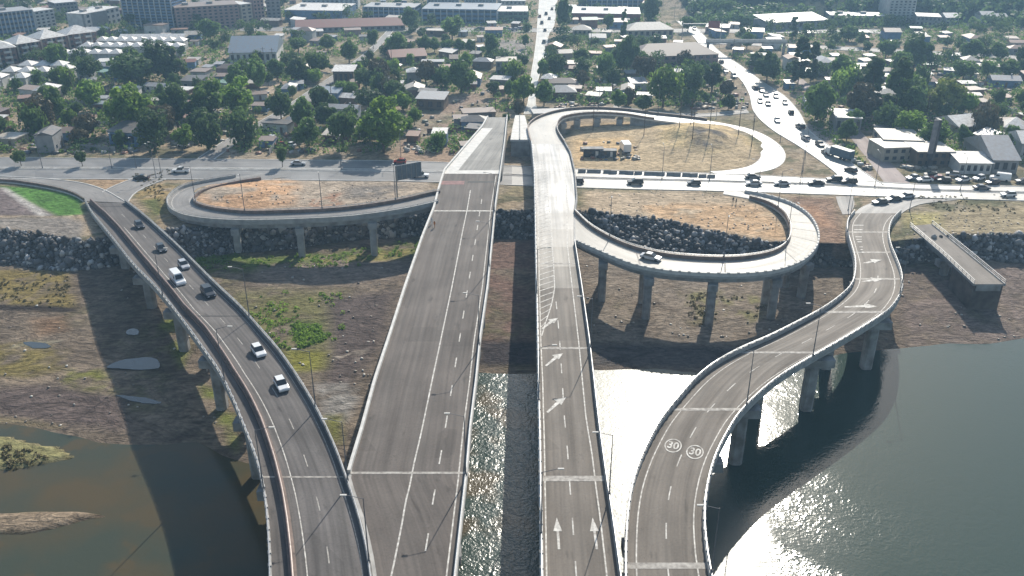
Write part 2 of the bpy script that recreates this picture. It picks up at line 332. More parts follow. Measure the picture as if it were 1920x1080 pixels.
def ground_mat():
    m = bpy.data.materials.new('ground'); m.use_nodes = True; n = m.node_tree; L = n.links; b = n.nodes['Principled BSDF']
    at = n.nodes.new('ShaderNodeVertexColor'); at.layer_name = 'Col'
    tc = n.nodes.new('ShaderNodeTexCoord')
    z = n.nodes.new('ShaderNodeTexNoise'); z.inputs['Scale'].default_value = .9; z.inputs['Detail'].default_value = 8; z.inputs['Roughness'].default_value = .7
    L.new(tc.outputs['Object'], z.inputs['Vector'])
    mp = n.nodes.new('ShaderNodeMapping'); mp.inputs['Scale'].default_value = (.3, .75, 1); L.new(tc.outputs['Object'], mp.inputs[0])
    z2 = n.nodes.new('ShaderNodeTexNoise'); z2.inputs['Scale'].default_value = .9; z2.inputs['Detail'].default_value = 5; z2.inputs['Distortion'].default_value = 2.2; L.new(mp.outputs[0], z2.inputs['Vector'])
    r = n.nodes.new('ShaderNodeMapRange'); r.inputs[1].default_value = .3; r.inputs[2].default_value = .7; r.inputs[3].default_value = .68; r.inputs[4].default_value = 1.28; L.new(z.outputs[0], r.inputs[0])
    r2 = n.nodes.new('ShaderNodeMapRange'); r2.inputs[1].default_value = .35; r2.inputs[2].default_value = .65; r2.inputs[3].default_value = .75; r2.inputs[4].default_value = 1.2; L.new(z2.outputs[0], r2.inputs[0])
    mm0 = n.nodes.new('ShaderNodeMath'); mm0.operation = 'MULTIPLY'; L.new(r.outputs[0], mm0.inputs[0]); L.new(r2.outputs[0], mm0.inputs[1])
    z3 = n.nodes.new('ShaderNodeTexNoise'); z3.inputs['Scale'].default_value = .16; z3.inputs['Detail'].default_value = 7; z3.inputs['Roughness'].default_value = .62; z3.inputs['Distortion'].default_value = 3.0; L.new(mp.outputs[0], z3.inputs['Vector'])
    sb = n.nodes.new('ShaderNodeMath'); sb.operation = 'SUBTRACT'; L.new(z3.outputs[0], sb.inputs[0]); sb.inputs[1].default_value = .5
    ab = n.nodes.new('ShaderNodeMath'); ab.operation = 'ABSOLUTE'; L.new(sb.outputs[0], ab.inputs[0])
    r3 = n.nodes.new('ShaderNodeMapRange'); r3.inputs[1].default_value = 0; r3.inputs[2].default_value = .035; r3.inputs[3].default_value = .74; r3.inputs[4].default_value = 1.03; L.new(ab.outputs[0], r3.inputs[0])
    mm = n.nodes.new('ShaderNodeMath'); mm.operation = 'MULTIPLY'; L.new(mm0.outputs[0], mm.inputs[0]); L.new(r3.outputs[0], mm.inputs[1])
    v = n.nodes.new('ShaderNodeVectorMath'); v.operation = 'SCALE'; L.new(at.outputs[0], v.inputs[0]); L.new(mm.outputs[0], v.inputs['Scale'])
    L.new(v.outputs[0], b.inputs['Base Color']); b.inputs['Roughness'].default_value = .95; b.inputs['Specular IOR Level'].default_value = .15
    bp = n.nodes.new('ShaderNodeBump'); bp.inputs['Strength'].default_value = .8; bp.inputs['Distance'].default_value = .5
    ad0 = n.nodes.new('ShaderNodeMath'); L.new(z.outputs[0], ad0.inputs[0]); L.new(z2.outputs[0], ad0.inputs[1]); ad = n.nodes.new('ShaderNodeMath'); L.new(ad0.outputs[0], ad.inputs[0]); L.new(r3.outputs[0], ad.inputs[1]); L.new(ad.outputs[0], bp.inputs['Height']); L.new(bp.outputs[0], b.inputs['Normal'])
    return m
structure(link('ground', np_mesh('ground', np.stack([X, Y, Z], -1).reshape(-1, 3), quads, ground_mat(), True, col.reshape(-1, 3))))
# ---------------------------------------------------------------- water
def water_mat():
    m = bpy.data.materials.new('water'); m.use_nodes = True; n = m.node_tree; L = n.links; b = n.nodes['Principled BSDF']
    b.inputs['IOR'].default_value = 1.36; b.inputs['Specular IOR Level'].default_value = .9
    tc = n.nodes.new('ShaderNodeTexCoord')
    def N(sc, det, rgh=.5, scale=(1, 1, 1), dist=0):
        mp = n.nodes.new('ShaderNodeMapping'); mp.inputs['Scale'].default_value = scale; L.new(tc.outputs['Object'], mp.inputs[0])
        z = n.nodes.new('ShaderNodeTexNoise'); z.inputs['Scale'].default_value = sc; z.inputs['Detail'].default_value = det; z.inputs['Roughness'].default_value = rgh; z.inputs['Distortion'].default_value = dist
        L.new(mp.outputs[0], z.inputs['Vector']); return z
    def MR(src, a, d, lo, hi):
        r = n.nodes.new('ShaderNodeMapRange'); r.inputs[1].default_value = a; r.inputs[2].default_value = d; r.inputs[3].default_value = lo; r.inputs[4].default_value = hi; L.new(src, r.inputs[0]); return r.outputs[0]
    def MA(op, a, bb):
        k = n.nodes.new('ShaderNodeMath'); k.operation = op
        for i, q in enumerate((a, bb)):
            if isinstance(q, (int, float)): k.inputs[i].default_value = q
            else: L.new(q, k.inputs[i])
        return k.outputs[0]
    sep = n.nodes.new('ShaderNodeSeparateXYZ'); L.new(tc.outputs['Object'], sep.inputs[0])
    # wind: the surface gets rough between the bridges and smooths out to the sides
    left = MR(sep.outputs[0], -22, -8, 0, 1)
    right = MR(sep.outputs[0], 31, 37, 1, 0)
    slope = MA('ADD', sep.outputs[0], MA('MULTIPLY', MA('ADD', sep.outputs[1], -98.0), 1.4)); right2 = MR(slope, 30, 40, 1, 0)
    patch = MR(N(.03, 3, .5).outputs[0], .5, .65, 0, .22)
    wind = MA('MULTIPLY', left, MA('MAXIMUM', MA('MAXIMUM', right, right2), patch))
    base = n.nodes.new('ShaderNodeMixRGB'); base.inputs[1].default_value = (.035, .06, .05, 1); base.inputs[2].default_value = (.088, .068, .036, 1)
    L.new(MA('MAXIMUM', MA('MULTIPLY', MR(sep.outputs[0], -14, -30, 0, 1), MR(N(.06, 4).outputs[0], .38, .62, .35, 1)), MA('MULTIPLY', MR(N(.12, 5).outputs[0], .48, .6, 0, .9), MR(sep.outputs[0], 4, 7, 1, 0))), base.inputs[0]); L.new(base.outputs[0], b.inputs['Base Color'])
    mid = MR(sep.outputs[0], 5, 9, 0, 1)
    cen = MA('MULTIPLY', mid, right)
    L.new(MA('ADD', MA('ADD', MR(wind, 0, 1, .07, .2), MR(MR(sep.outputs[0], 3, 5, 1, 0), 0, 1, 0, .04)), MA('MULTIPLY', cen, .15)), b.inputs['Roughness'])
    L.new(MA('MULTIPLY', MR(sep.outputs[0], -20, 0, .22, 1), MR(sep.outputs[0], 36, 50, 1, .5)), b.inputs['Specular IOR Level'])
    h = MA('ADD', MA('MULTIPLY', N(.55, 3, .6, (1, 1, 1), 1.2).outputs[0], .7), MA('MULTIPLY', N(2.2, 2, .5).outputs[0], .35))
    bp = n.nodes.new('ShaderNodeBump'); bp.inputs['Distance'].default_value = .5; L.new(MA('SUBTRACT', MR(wind, 0, 1, .06, .5), MA('MULTIPLY', cen, .40)), bp.inputs['Strength'])
    L.new(h, bp.inputs['Height']); L.new(bp.outputs[0], b.inputs['Normal'])
    return m
WM = water_mat()
mb = MB(); mb.add([(-2500, -60, 0), (2500, -60, 0), (2500, 215, 0), (-2500, 215, 0)], [(0, 1, 2, 3)]); structure(mb.build('water', WM))
PUD = mat('puddle_water', (.045, .05, .05), .09, .1, .3, spec=.8)
def flat_poly(name, pts, z, m, parent=None, thick=.1):
    P = [W(a, b, z) for a, b in pts]
    A = np.array([p[:] for p in P]); A = np.array([.5 * (2 * A[i] + (A[(i + 1) % len(A)] - A[i - 1]) * t + (2 * A[i - 1] - 5 * A[i] + 4 * A[(i + 1) % len(A)] - A[(i + 2) % len(A)]) * t * t + (3 * A[i] - A[i - 1] - 3 * A[(i + 1) % len(A)] + A[(i + 2) % len(A)]) * t ** 3) for i in range(len(A)) for t in (0, .2, .4, .6, .8)]); P = [Vector(p) + Vector((random.uniform(-.12, .12), random.uniform(-.12, .12), 0)) for p in A]; k = len(P)
    mb = MB(); V = P + [p - Vector((0, 0, thick)) for p in P]
    mb.add(V, [tuple(range(k - 1, -1, -1)) if 0 else tuple(range(k)), tuple(range(2 * k - 1, k - 1, -1))] + [(i, (i + 1) % k, k + (i + 1) % k, k + i) for i in range(k)])
    me = mb.mesh(name, m); bm = bmesh.new(); bm.from_mesh(me); bmesh.ops.recalc_face_normals(bm, faces=bm.faces); bm.to_mesh(me); bm.free()
    return link(name, me, parent)
for q in ([(200, 688), (222, 677), (245, 672), (285, 670), (298, 678), (296, 690), (262, 693), (225, 691)], [(238, 620), (248, 616), (260, 619), (258, 627), (240, 627)],
          [(218, 741), (262, 744), (300, 752), (296, 757), (262, 755), (240, 749)], [(45, 641), (80, 643), (95, 650), (75, 653), (55, 650)]):
    zz = max(hz(*W(a, b, 1)[:2]) for a, b in q) + .04
    structure(flat_poly('water', q, zz, PUD))
# ---------------------------------------------------------------- decks
def catmull(P, n):
    P = np.asarray(P); Q = np.vstack([2 * P[0] - P[1], P, 2 * P[-1] - P[-2]]); out = []
    for i in range(1, len(Q) - 2):
        for t in np.linspace(0, 1, n, endpoint=False):
            a, b, c, d = Q[i - 1], Q[i], Q[i + 1], Q[i + 2]
            out.append(.5 * (2 * b + (c - a) * t + (2 * a - 5 * b + 4 * c - d) * t ** 2 + (3 * b - a - 3 * c + d) * t ** 3))
    return np.array(out + [P[-1]])
class Deck:
    """a strip between a left and a right edge; stations are (lx,ly,rx,ry,z)"""
    def __init__(s, st, smooth=True, step=2.0):
        A = np.array([[*W(a, b, z), *W(c, d, z)] for a, b, c, d, z in st])
        A = catmull(A, 12) if smooth else np.array([A[i] * (1 - t) + A[i + 1] * t for i in range(len(A) - 1) for t in np.linspace(0, 1, 12, endpoint=False)] + [A[-1]])
        mid = (A[:, :3] + A[:, 3:]) / 2; d = np.r_[0, np.cumsum(np.linalg.norm(np.diff(mid, axis=0), axis=1))]
        n = max(2, int(d[-1] / step)); t = np.linspace(0, d[-1], n + 1)
        A = np.stack([np.interp(t, d, A[:, k]) for k in range(6)], 1)
        s.t = t; s.L = A[:, :3]; s.Rr = A[:, 3:]; s.len = d[-1]
        m = (s.L + s.Rr) / 2; T = np.gradient(m, axis=0); T[:, 2] = 0; T /= np.linalg.norm(T, axis=1)[:, None]; s.T = T; s.M = m
    def at(s, d, k):
        L = np.array([np.interp(d, s.t, s.L[:, i]) for i in range(3)]); Q = np.array([np.interp(d, s.t, s.Rr[:, i]) for i in range(3)])
        w = np.linalg.norm(Q - L)
        f = k[1] if k[0] == 'f' else (k[1] / w if k[0] == 'l' else 1 - k[1] / w)
        if k[0] == 'f' and len(k) > 2: f += k[2] / w
        return L + (Q - L) * f
    def row(s, py):
        pr = np.array([Pix(*p)[1] for p in s.M]); return float(s.t[np.argmin(abs(pr - py))])
    def tang(s, d): 
        v = np.array([np.interp(d, s.t, s.T[:, i]) for i in range(3)]); return Vector(v).normalized()
    def strip(s, mb, k0, k1, dz0, dz1=None, a=0, b=None, step=None):
        """top sheet at dz0, or closed box section dz1..dz0 when dz1 given"""
        b = s.len if b is None else b; n = max(1, int(round((b - a) / (step or 2.5)))); T = np.linspace(a, b, n + 1)
        P = [s.at(t, k0) for t in T]; Q = [s.at(t, k1) for t in T]
        up = lambda p, z: (p[0], p[1], p[2] + z)
        wd = [np.linalg.norm(q - p) for p, q in zip(P, Q)]
        if dz1 is None:
            V = [up(p, dz0) for p in P] + [up(q, dz0) for q in Q]
            uv = [(0, t) for t in T] + [(w, t) for w, t in zip(wd, T)]
            mb.add(V, [(i, n + 1 + i, n + 2 + i, i + 1) for i in range(n)], uv)
        else:
            m = n + 1
            V = [up(p, dz0) for p in P] + [up(q, dz0) for q in Q] + [(p[0], p[1], p[2] + dz1) if not callable(dz1) else (p[0], p[1], dz1(p)) for p in P] + [(q[0], q[1], q[2] + dz1) if not callable(dz1) else (q[0], q[1], dz1(q)) for q in Q]
            fs = []
            for i in range(n):
                fs += [(i, m + i, m + i + 1, i + 1), (2 * m + i, 2 * m + i + 1, 3 * m + i + 1, 3 * m + i), (i, i + 1, 2 * m + i + 1, 2 * m + i), (m + i, 3 * m + i, 3 * m + i + 1, m + i + 1)]
            fs += [(0, 2 * m, 3 * m, m), (n, m + n, 3 * m + n, 2 * m + n)]
            mb.add(V, fs)
        return mb
def fixn(me):
    bm = bmesh.new(); bm.from_mesh(me); bmesh.ops.recalc_face_normals(bm, faces=bm.faces); bm.to_mesh(me); bm.free(); return me
def closed(mb, name, m, parent): return link(name, fixn(mb.mesh(name, m)), parent)
def sheet(mb, name, m, parent):
    me = mb.mesh(name, m)
    if len(me.polygons) and me.polygons[0].normal.z < 0: me.flip_normals()
    return link(name, me, parent)
ALLDECKS = []
def bridge(name, label, cat, dk, surf, slab=CONC, lo=('l', .45), hi=('r', .45), girder=True, solid=None, group=None, base=None, fas=.5):
    b = dk.M[0] if base is None else base
    root = link(name, None, None); tag(root, label, cat, group); ALLDECKS.append(dk)
    closed(dk.strip(MB(), ('l', 0), ('r', 0), 0, -fas), 'deck_slab', slab, root)
    sheet(dk.strip(MB(), lo, hi, .02), 'road_surface', surf, root)
    if girder: closed(dk.strip(MB(), ('f', .12), ('f', .88), -fas - .003, -fas - 1.25, *(girder if isinstance(girder, tuple) else ())), 'girder', CONC_D, root)
    if solid: closed(dk.strip(MB(), ('l', .15), ('r', .15), -fas - .003, lambda p: GZ - .5, *solid), 'retaining_wall', CONC_D, root)
    return root
def parapet(dk, root, k0, k1, h, m, a=0, b=None, name='parapet', caps=None, rail=None):
    p = closed(dk.strip(MB(), k0, k1, h, .021, a, b), name, m, root)
    side, off = k0[0], (k0[1] + k1[1]) / 2
    b = dk.len if b is None else b
    if rail:
        mb = MB(); prev = None; n = int((b - a) / 2.0)
        for i in range(n + 1):
            q = Vector(dk.at(a + (b - a) * i / max(n, 1), (side, off) + tuple(k0[2:])))
            t = q + Vector((0, 0, h + rail)); mb.tube(q + Vector((0, 0, h - .05)), t, .05, n=4)
            if prev is not None:
                mb.tube(prev, t, .06, n=4); mb.tube(prev - Vector((0, 0, rail * .5)), t - Vector((0, 0, rail * .5)), .04, n=4)
            prev = t
        mb.build('railing', GALV, root)
    if caps:
        n = int((b - a) / caps)
        while n > 98: caps *= 1.15; n = int((b - a) / caps)
        for i in range(n):
            d = a + caps * (i + .5); q = Vector(dk.at(d, (side, off) + tuple(k0[2:]))); T = dk.tang(d)
            link('parapet_post', POSTM, root, (q.x, q.y, q.z + h), math.atan2(T.y, T.x) - math.pi / 2)
POSTM = MB().box(-.21, .21, -.26, .26, -.3, .13).mesh('parapet_post', mat('post_concrete', (.48, .465, .44), .75, .12, .6))
def line(dk, root, k, w, a=0, b=None, m=PAINT, name='edge_line', dash=None, mb=None):
    b = dk.len if b is None else b; own = mb is None; mb = mb or MB()
    def kk(o): return ('f', k[1], (k[2] if len(k) > 2 else 0) + o) if k[0] == 'f' else ((k[0], k[1] + o))
    if dash:
        t = a
        while t < b: sheet(dk.strip(MB(), kk(-w / 2), kk(w / 2), .035, None, t, min(b, t + dash[0]), step=1.5), 'lane_dash', m, root); t += dash[0] + dash[1]
        return
    else: dk.strip(mb, kk(-w / 2), kk(w / 2), .035, None, a, b)
    if own: return sheet(mb, name, m, root)
def joint(dk, root, py, w, m=PAINT_F, lo=('l', .45), hi=('r', .45), dz=.045):
    d = dk.row(py); sheet(dk.strip(MB(), lo, hi, dz, None, d - w / 2, d + w / 2), 'expansion_joint', m, root)
def pier(dk, root, d, lats=(.27, .73), cap=True, r=.75, m=CONC_D, over=1.75, capw=(.08, .92)):
    T = dk.tang(d); A = Vector(dk.at(d, ('f', capw[0]))); B = Vector(dk.at(d, ('f', capw[1]))); top = A.z - over
    ax = (B - A); ax.z = 0; wv = ax.length; ax.normalize(); M = Matrix(((ax.x, -ax.y, 0, 0), (ax.y, ax.x, 0, 0), (0, 0, 1, 0), (0, 0, 0, 1)))
    mb = MB(); Mc = Matrix.Translation((A.x, A.y, 0)) @ M
    mb.box(-.2, wv + .2, -1.0, 1.0, top - 1.55, top - .002, Mc); o = mb.build('pier', m, root)
    for f in lats:
        q = Vector(dk.at(d, ('f', f))); zb = min(hz(q.x, q.y), 1) - 1.5
        c = MB(); Mq = Matrix.Translation((q.x, q.y, 0)) @ M
        k = r * 1.22; pts = [(-k, -k * .6), (-k * .6, -k), (k * .6, -k), (k, -k * .6), (k, k * .6), (k * .6, k), (-k * .6, k), (-k, k * .6)]
        V = [Mq @ Vector((a, b2, z)) for z in (zb, top - 1.553) for a, b2 in pts]
        c.add(V, [(i, (i + 1) % 8, 8 + (i + 1) % 8, 8 + i) for i in range(8)] + [tuple(range(7, -1, -1)), tuple(range(8, 16))])
        c.build('column', m, o)
def shape(dk, root, px, py, z, pts, name, m=PAINT, rot=0, d=None, sc=1, dz=.05):
    q = W(px, py, z); d = dk.row(py) if d is None else d; T = dk.tang(d)
    if T.y < 0: T = -T
    a = math.atan2(T.y, T.x) - math.pi / 2 + rot
    V = [(q.x + (x * math.cos(a) - y * math.sin(a)) * sc, q.y + (x * math.sin(a) + y * math.cos(a)) * sc, q.z + dz) for x, y in pts]
    me = bpy.data.meshes.new(name); me.from_pydata(V, [], [tuple(range(len(V)))]); me.materials.append(m)
    if me.polygons[0].normal.z < 0: me.flip_normals()
    return link(name, me, root)
ARROW = [(-.14, -2.6), (.14, -2.6), (.14, .3), (.5, .3), (0, 2.6), (-.5, .3), (-.14, .3)]
BENT = [(-.9, -2.4), (-.55, -2.6), (.45, .7), (.85, .35), (1.0, 2.8), (-.75, 1.5), (-.15, 1.05)]
# left curved bridge -------------------------------------------------
LXL = [(157, 377), (175, 408), (207, 447), (250, 502), (287, 540), (335, 597), (370, 647), (402, 690), (425, 732), (447, 780), (457, 810), (475, 855), (485, 885), (492, 920), (501, 985), (504, 1080), (505, 1180), (503, 1300)]
LXR = [(237, 380), (275, 410), (325, 455), (375, 505), (410, 540), (445, 572), (480, 611), (512, 645), (547, 692), (575, 735), (597, 772), (616, 810), (640, 865), (660, 925), (677, 975), (690, 1030), (698, 1080), (710, 1180), (718, 1300)]
BXB = [(150, 365), (185, 390), (225, 432), (262, 477), (312, 536), (347, 580), (390, 625), (425, 677), (457, 730), (480, 767), (497, 810), (515, 865), (530, 925), (540, 985), (550, 1080), (556, 1180), (560, 1300)]
ix = lambda tab, y: float(np.interp(y, [p[1] for p in tab], [p[0] for p in tab]))
LZ = lambda y: float(np.interp(y, [385, 440, 520, 620, 700], [7.25, 8.6, 10.8, 12.2, 12.5]))
LY = [380, 405, 430, 460, 500, 540, 580, 620, 660, 700, 750, 800, 850, 900, 960, 1030, 1100, 1190, 1300]
dL = Deck([(ix(LXL, y), y, ix(LXR, y), y, LZ(y)) for y in LY])
bL = bridge('curved_bridge', 'curved grey road bridge with cars, brown barrier and footway at left', 'bridge', dL, A_old, lo=('l', .4), hi=('r', .4))
fB = [((ix(BXB, y) - ix(LXL, y)) / (ix(LXR, y) - ix(LXL, y))) for y in LY]; dB = [dL.row(y) for y in LY]
# barrier deck lines follow a varying fraction
class Sub(Deck):
    def __init__(s, dk, fr, ds, w):
        s.t = dk.t; f = np.interp(dk.t, ds, fr)[:, None]; c = dk.L + (dk.Rr - dk.L) * f
        u = dk.Rr - dk.L; u = u / np.linalg.norm(u, axis=1)[:, None]
        s.L = c - u * w / 2; s.Rr = c + u * w / 2; s.len = dk.len; s.M = c; s.T = dk.T
sB = Sub(dL, fB, dB, 1.0)
closed(sB.strip(MB(), ('l', 0), ('r', 0), .45, .022), 'barrier_base', CONC_B, bL)
closed(sB.strip(MB(), ('l', .28), ('r', .28), .95, .451), 'barrier', CONC_B, bL)
mb = MB(); prev = None
for d in np.arange(0, dL.len, 1.5):
    q = Vector(sB.at(d, ('f', .5))) + Vector((0, 0, 1.1))
    if prev: mb.tube(prev, q, .16, n=8)
    prev = q
mb.build('pipe_rail', mat('brown_pipe', (.30, .21, .18), .45, .15, 2), bL)
sheet(dL.strip(MB(), ('l', .42), ('l', 3.1), .06), 'footway', mat('footway', (.17, .15, .145), .85, .2, .8), bL) if False else None
parapet(dL, bL, ('l', .05), ('l', .40), .75, CONC, caps=2.2, rail=.4)
parapet(dL, bL, ('r', .40), ('r', .05), .8, CONC_D, rail=.35)
line(Sub(dL, fB, dB, 3.4), bL, ('r', 0), .16, 25)
line(dL, bL, ('r', 1.1), .14, 20, m=PAINT_F)
_f = Sub(dL, [(a + 1) / 2 - .02 for a in fB], dB, 1); line(_f, bL, ('f', .5), .16, 12, name='lane_marking', dash=(3, 7), m=PAINT_F)
for y in (386, 596, 895): joint(dL, bL, y, .35, JOINT if y < 800 else PAINT_F)
for y in (450, 505, 565, 655, 775, 900, 1100): pier(dL, bL, dL.row(y) , (.16, .84), capw=(-.02, 1.0), r=.8)
# approach at street level
def road(name, st, m, z=.0, smooth=True, curb=True):
    dk = Deck([(a, b, c, d, GZ + z) for a, b, c, d in st], smooth); me = dk.strip(MB(), ('l', 0), ('r', 0), 0).mesh(name, m)
    if me.polygons[0].normal.z < 0: me.flip_normals()
    structure(link(name, me)); ROADS.append(dk)
    if curb:
        mb = MB(); dk.strip(mb, ('l', -.3), ('l', 0), .13, -.2); dk.strip(mb, ('r', 0), ('r', -.3), .13, -.2)
        structure(closed(mb, 'kerb', CONC_W, None))
    return dk
ROADS = []
rl = road('road', [(157, 377, 237, 380), (138, 366, 196, 357), (105, 356, 150, 343), (55, 347, 80, 335), (0, 341, 0, 331), (-150, 336, -150, 326)], A_street, .16)
road('road', [(192, 361, 238, 381), (212, 350, 252, 362), (245, 337, 285, 345), (262, 330, 310, 336)], A_street, .12)
ab = link('roadside_barrier', None, None); tag(ab, 'brown roadside barrier curving left from the curved bridge end above green grass', 'barrier')
closed(rl.strip(MB(), ('l', -.05), ('l', .35), .85, -.1, 0, rl.len), 'wall', CONC_B, ab); mbp = MB(); prv = None
for d_ in np.arange(0, rl.len, 2.0):
    q_ = Vector(rl.at(d_, ('l', .15))) + Vector((0, 0, .85)); mbp.tube(q_, q_ + Vector((0, 0, .35)), .05, n=4)
    if prv: mbp.tube(prv, q_ + Vector((0, 0, .35)), .05, n=4)
    prv = q_ + Vector((0, 0, .35))
mbp.build('railing', GALV, ab)
# avenue -----------------------------------------------------------
AVT = [(-500, 292), (0, 296), (400, 299), (800, 303), (1085, 318), (1320, 325), (1480, 332), (1600, 338), (1740, 347), (1920, 350), (2500, 362)]
AVM = [(-500, 313), (0, 316), (400, 317), (800, 321), (1085, 333), (1320, 339), (1480, 343), (1600, 349), (1740, 356), (1920, 361), (2500, 372)]
AVB = [(-500, 332), (0, 335), (400, 336), (800, 340), (1085, 352), (1320, 357), (1480, 362), (1600, 366), (1740, 371), (1920, 376), (2500, 388)]
yy = lambda tab, x: float(np.interp(x, [p[0] for p in tab], [p[1] for p in tab]))
def av(x0, x1, ta, tb, m, z, ga=0, gb=0, n=8):
    return road('road', [(x, yy(ta, x) + ga, x, yy(tb, x) + gb) for x in np.linspace(x0, x1, n)], m, z)
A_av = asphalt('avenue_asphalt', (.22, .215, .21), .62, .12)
A_avr = asphalt('glaring_avenue', (.36, .345, .31), .46, .12, .6)  # same avenue, its sun glare painted in as a paler base colour
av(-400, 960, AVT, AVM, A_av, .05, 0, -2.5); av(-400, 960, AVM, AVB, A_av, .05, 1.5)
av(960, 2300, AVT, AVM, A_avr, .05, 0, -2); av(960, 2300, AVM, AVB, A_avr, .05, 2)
med = Deck([(x, yy(AVM, x) - 2, x, yy(AVM, x) + 1, GZ) for x in np.linspace(-400, 2300, 20)])
structure(closed(med.strip(MB(), ('l', .32), ('r', .32), .16, -.2), 'kerb', CONC_D, None))
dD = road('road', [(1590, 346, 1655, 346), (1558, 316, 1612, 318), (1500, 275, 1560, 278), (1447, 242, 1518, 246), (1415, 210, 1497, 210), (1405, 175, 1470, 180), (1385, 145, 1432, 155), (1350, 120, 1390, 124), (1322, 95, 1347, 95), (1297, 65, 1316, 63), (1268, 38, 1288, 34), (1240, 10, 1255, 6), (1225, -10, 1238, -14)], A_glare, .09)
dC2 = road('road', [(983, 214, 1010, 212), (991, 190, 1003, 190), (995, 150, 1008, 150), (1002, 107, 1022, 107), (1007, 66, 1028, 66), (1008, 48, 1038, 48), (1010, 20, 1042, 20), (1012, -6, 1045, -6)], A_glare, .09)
dE = road('road', [(372, 297, 400, 299), (425, 262, 447, 266), (480, 232, 498, 238), (530, 203, 545, 209), (600, 157, 612, 163), (660, 118, 670, 124), (695, 90, 706, 93), (715, 70, 725, 72), (735, 48, 745, 48)], A_street, .07)
dF = road('road', [(x, 49 + .004 * x, x, 56 + .004 * x) for x in range(450, 1700, 110)], A_street, .075)
dG = road('road', [(x, 74 - (x - 1440) * .0 + .05 * (x - 1300), x, 80 + .05 * (x - 1300)) for x in range(1310, 2200, 110)], A_street, .075)
road('road', [(1400, 205, 1405, 211), (1330, 213, 1330, 218), (1250, 212, 1250, 217), (1150, 198, 1150, 203)], A_street, .06)
road('road', [(1660, 345, 1712, 348), (1620, 290, 1655, 290), (1575, 235, 1600, 232), (1530, 190, 1548, 186), (1490, 150, 1505, 148)], asphalt('pinkish_pavement', (.33, .27, .25), .8, .1), .045, curb=False)
# wide straight bridge -------------------------------------------------
WR = [(952, 220), (950, 238), (947, 270), (940, 320), (930, 390), (925, 445), (916, 540), (902, 640), (895, 715), (884, 807), (877, 893), (857, 1080), (845, 1200), (835, 1300)]
WL = [(913, 220), (903, 238), (875, 270), (832, 320), (827, 330), (812, 390), (790, 445), (757, 540), (725, 640), (700, 715), (675, 807), (651, 885), (650, 893), (660, 925), (678, 975), (691, 1030), (699, 1080), (711, 1180), (719, 1300)]
WYs = [220, 238, 270, 320, 355, 390, 445, 540, 640, 715, 807, 884, 893, 925, 975, 1030, 1080, 1180, 1300]
dW = Deck([(ix(WL, y), y, ix(WR, y), y, 12.5) for y in WYs[::-1]], False, 1.5)
bW = bridge('wide_bridge', 'wide unfinished straight bridge, bare dark asphalt without traffic', 'bridge', dW, A_new, lo=('l', .5), hi=('r', .4), solid=(dW.row(303), dW.len), girder=(0, dW.row(305)))
parapet(dW, bW, ('l', .02), ('l', .48), .55, CONC_W, dW.row(884), None)
parapet(dW, bW, ('r', .38), ('r', .04), .8, CONC_W, rail=.35)
wl = [(882, 357), (847, 540), (790, 810), (735, 1080), (708, 1210)]
ysW = [357, 450, 540, 640, 740, 810, 900, 1000, 1080, 1200]
sub = lambda dk, tab, ys, lt, rt, w=1: Sub(dk, [(ix(tab, y) - ix(lt, y)) / (ix(rt, y) - ix(lt, y)) for y in ys][::-1], [dk.row(y) for y in ys][::-1], w)
line(sub(dW, wl, ysW, WL, WR), bW, ('f', .5), .22, dW.row(1250), dW.row(357))
wd_ = [(906, 362), (875, 552), (837, 790), (795, 1055), (772, 1200)]
line(sub(dW, wd_, ysW, WL, WR), bW, ('f', .5), .2, dW.row(1250), dW.row(362), dash=(3.2, 5.6), name='lane_marking')
line(dW, bW, ('r', 1.25), .2, 0, dW.row(330))
joint(dW, bW, 893, .5); joint(dW, bW, 396, .7, PAINT); joint(dW, bW, 323, 3.0, CONC_W)
sheet(dW.strip(MB(), ('l', .5), ('l', 3.9), .05, None, dW.row(325), dW.row(240)), 'concrete_strip', CONC_W, bW)
sheet(dW.strip(MB(), ('l', .5), ('l', 6.5), .047, None, dW.row(346), dW.row(340)), 'red_patch', mat('red_patch', (.25, .13, .12), .8), bW)
sheet(dW.strip(MB(), ('r', 8.5), ('r', 1.5), .047, None, dW.row(344), dW.row(338)), 'dark_patch', mat('dark_patch', (.06, .055, .05), .8), bW)
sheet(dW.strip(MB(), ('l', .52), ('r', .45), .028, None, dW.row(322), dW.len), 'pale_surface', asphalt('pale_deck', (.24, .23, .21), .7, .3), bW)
for y in (430, 520, 640, 800, 1010, 1250): pier(dW, bW, dW.row(y), (.12, .5, .88), capw=(.02, .98))
# centre bridge ---------------------------------------------------------
CR = [(1060, 270), (1071, 290), (1079, 325), (1083, 375), (1079, 400), (1079, 457), (1085, 495), (1092, 540), (1107, 645), (1122, 777), (1126, 810), (1140, 910), (1150, 972), (1165, 1080), (1180, 1190), (1195, 1300)]
CL = [(995, 270), (997, 290), (1000, 325), (1001, 375), (1002, 430), (1003, 495), (1004, 540), (1006, 645), (1008, 777), (1009, 810), (1010, 910), (1011, 972), (1012, 1080), (1016, 1300)]
CYs = [270, 290, 325, 350, 375, 400, 430, 457, 495, 540, 590, 645, 710, 777, 810, 910, 972, 1080, 1190, 1300]
dC = Deck([(ix(CL, y), y, ix(CR, y), y, 12.5) for y in CYs[::-1]], False, 1.5)
bC = bridge('straight_bridge', 'long straight central bridge with turn arrows and hatched wedge', 'bridge', dC, A_mid, lo=('l', .45), hi=('r', .4), solid=(dC.row(303), dC.len), girder=(0, dC.row(305)))
parapet(dC, bC, ('l', .04), ('l', .42), .8, CONC_W, rail=.35, caps=2.6)
parapet(dC, bC, ('r', .38), ('r', .04), .8, CONC_D, 0, dC.row(459), rail=.35)
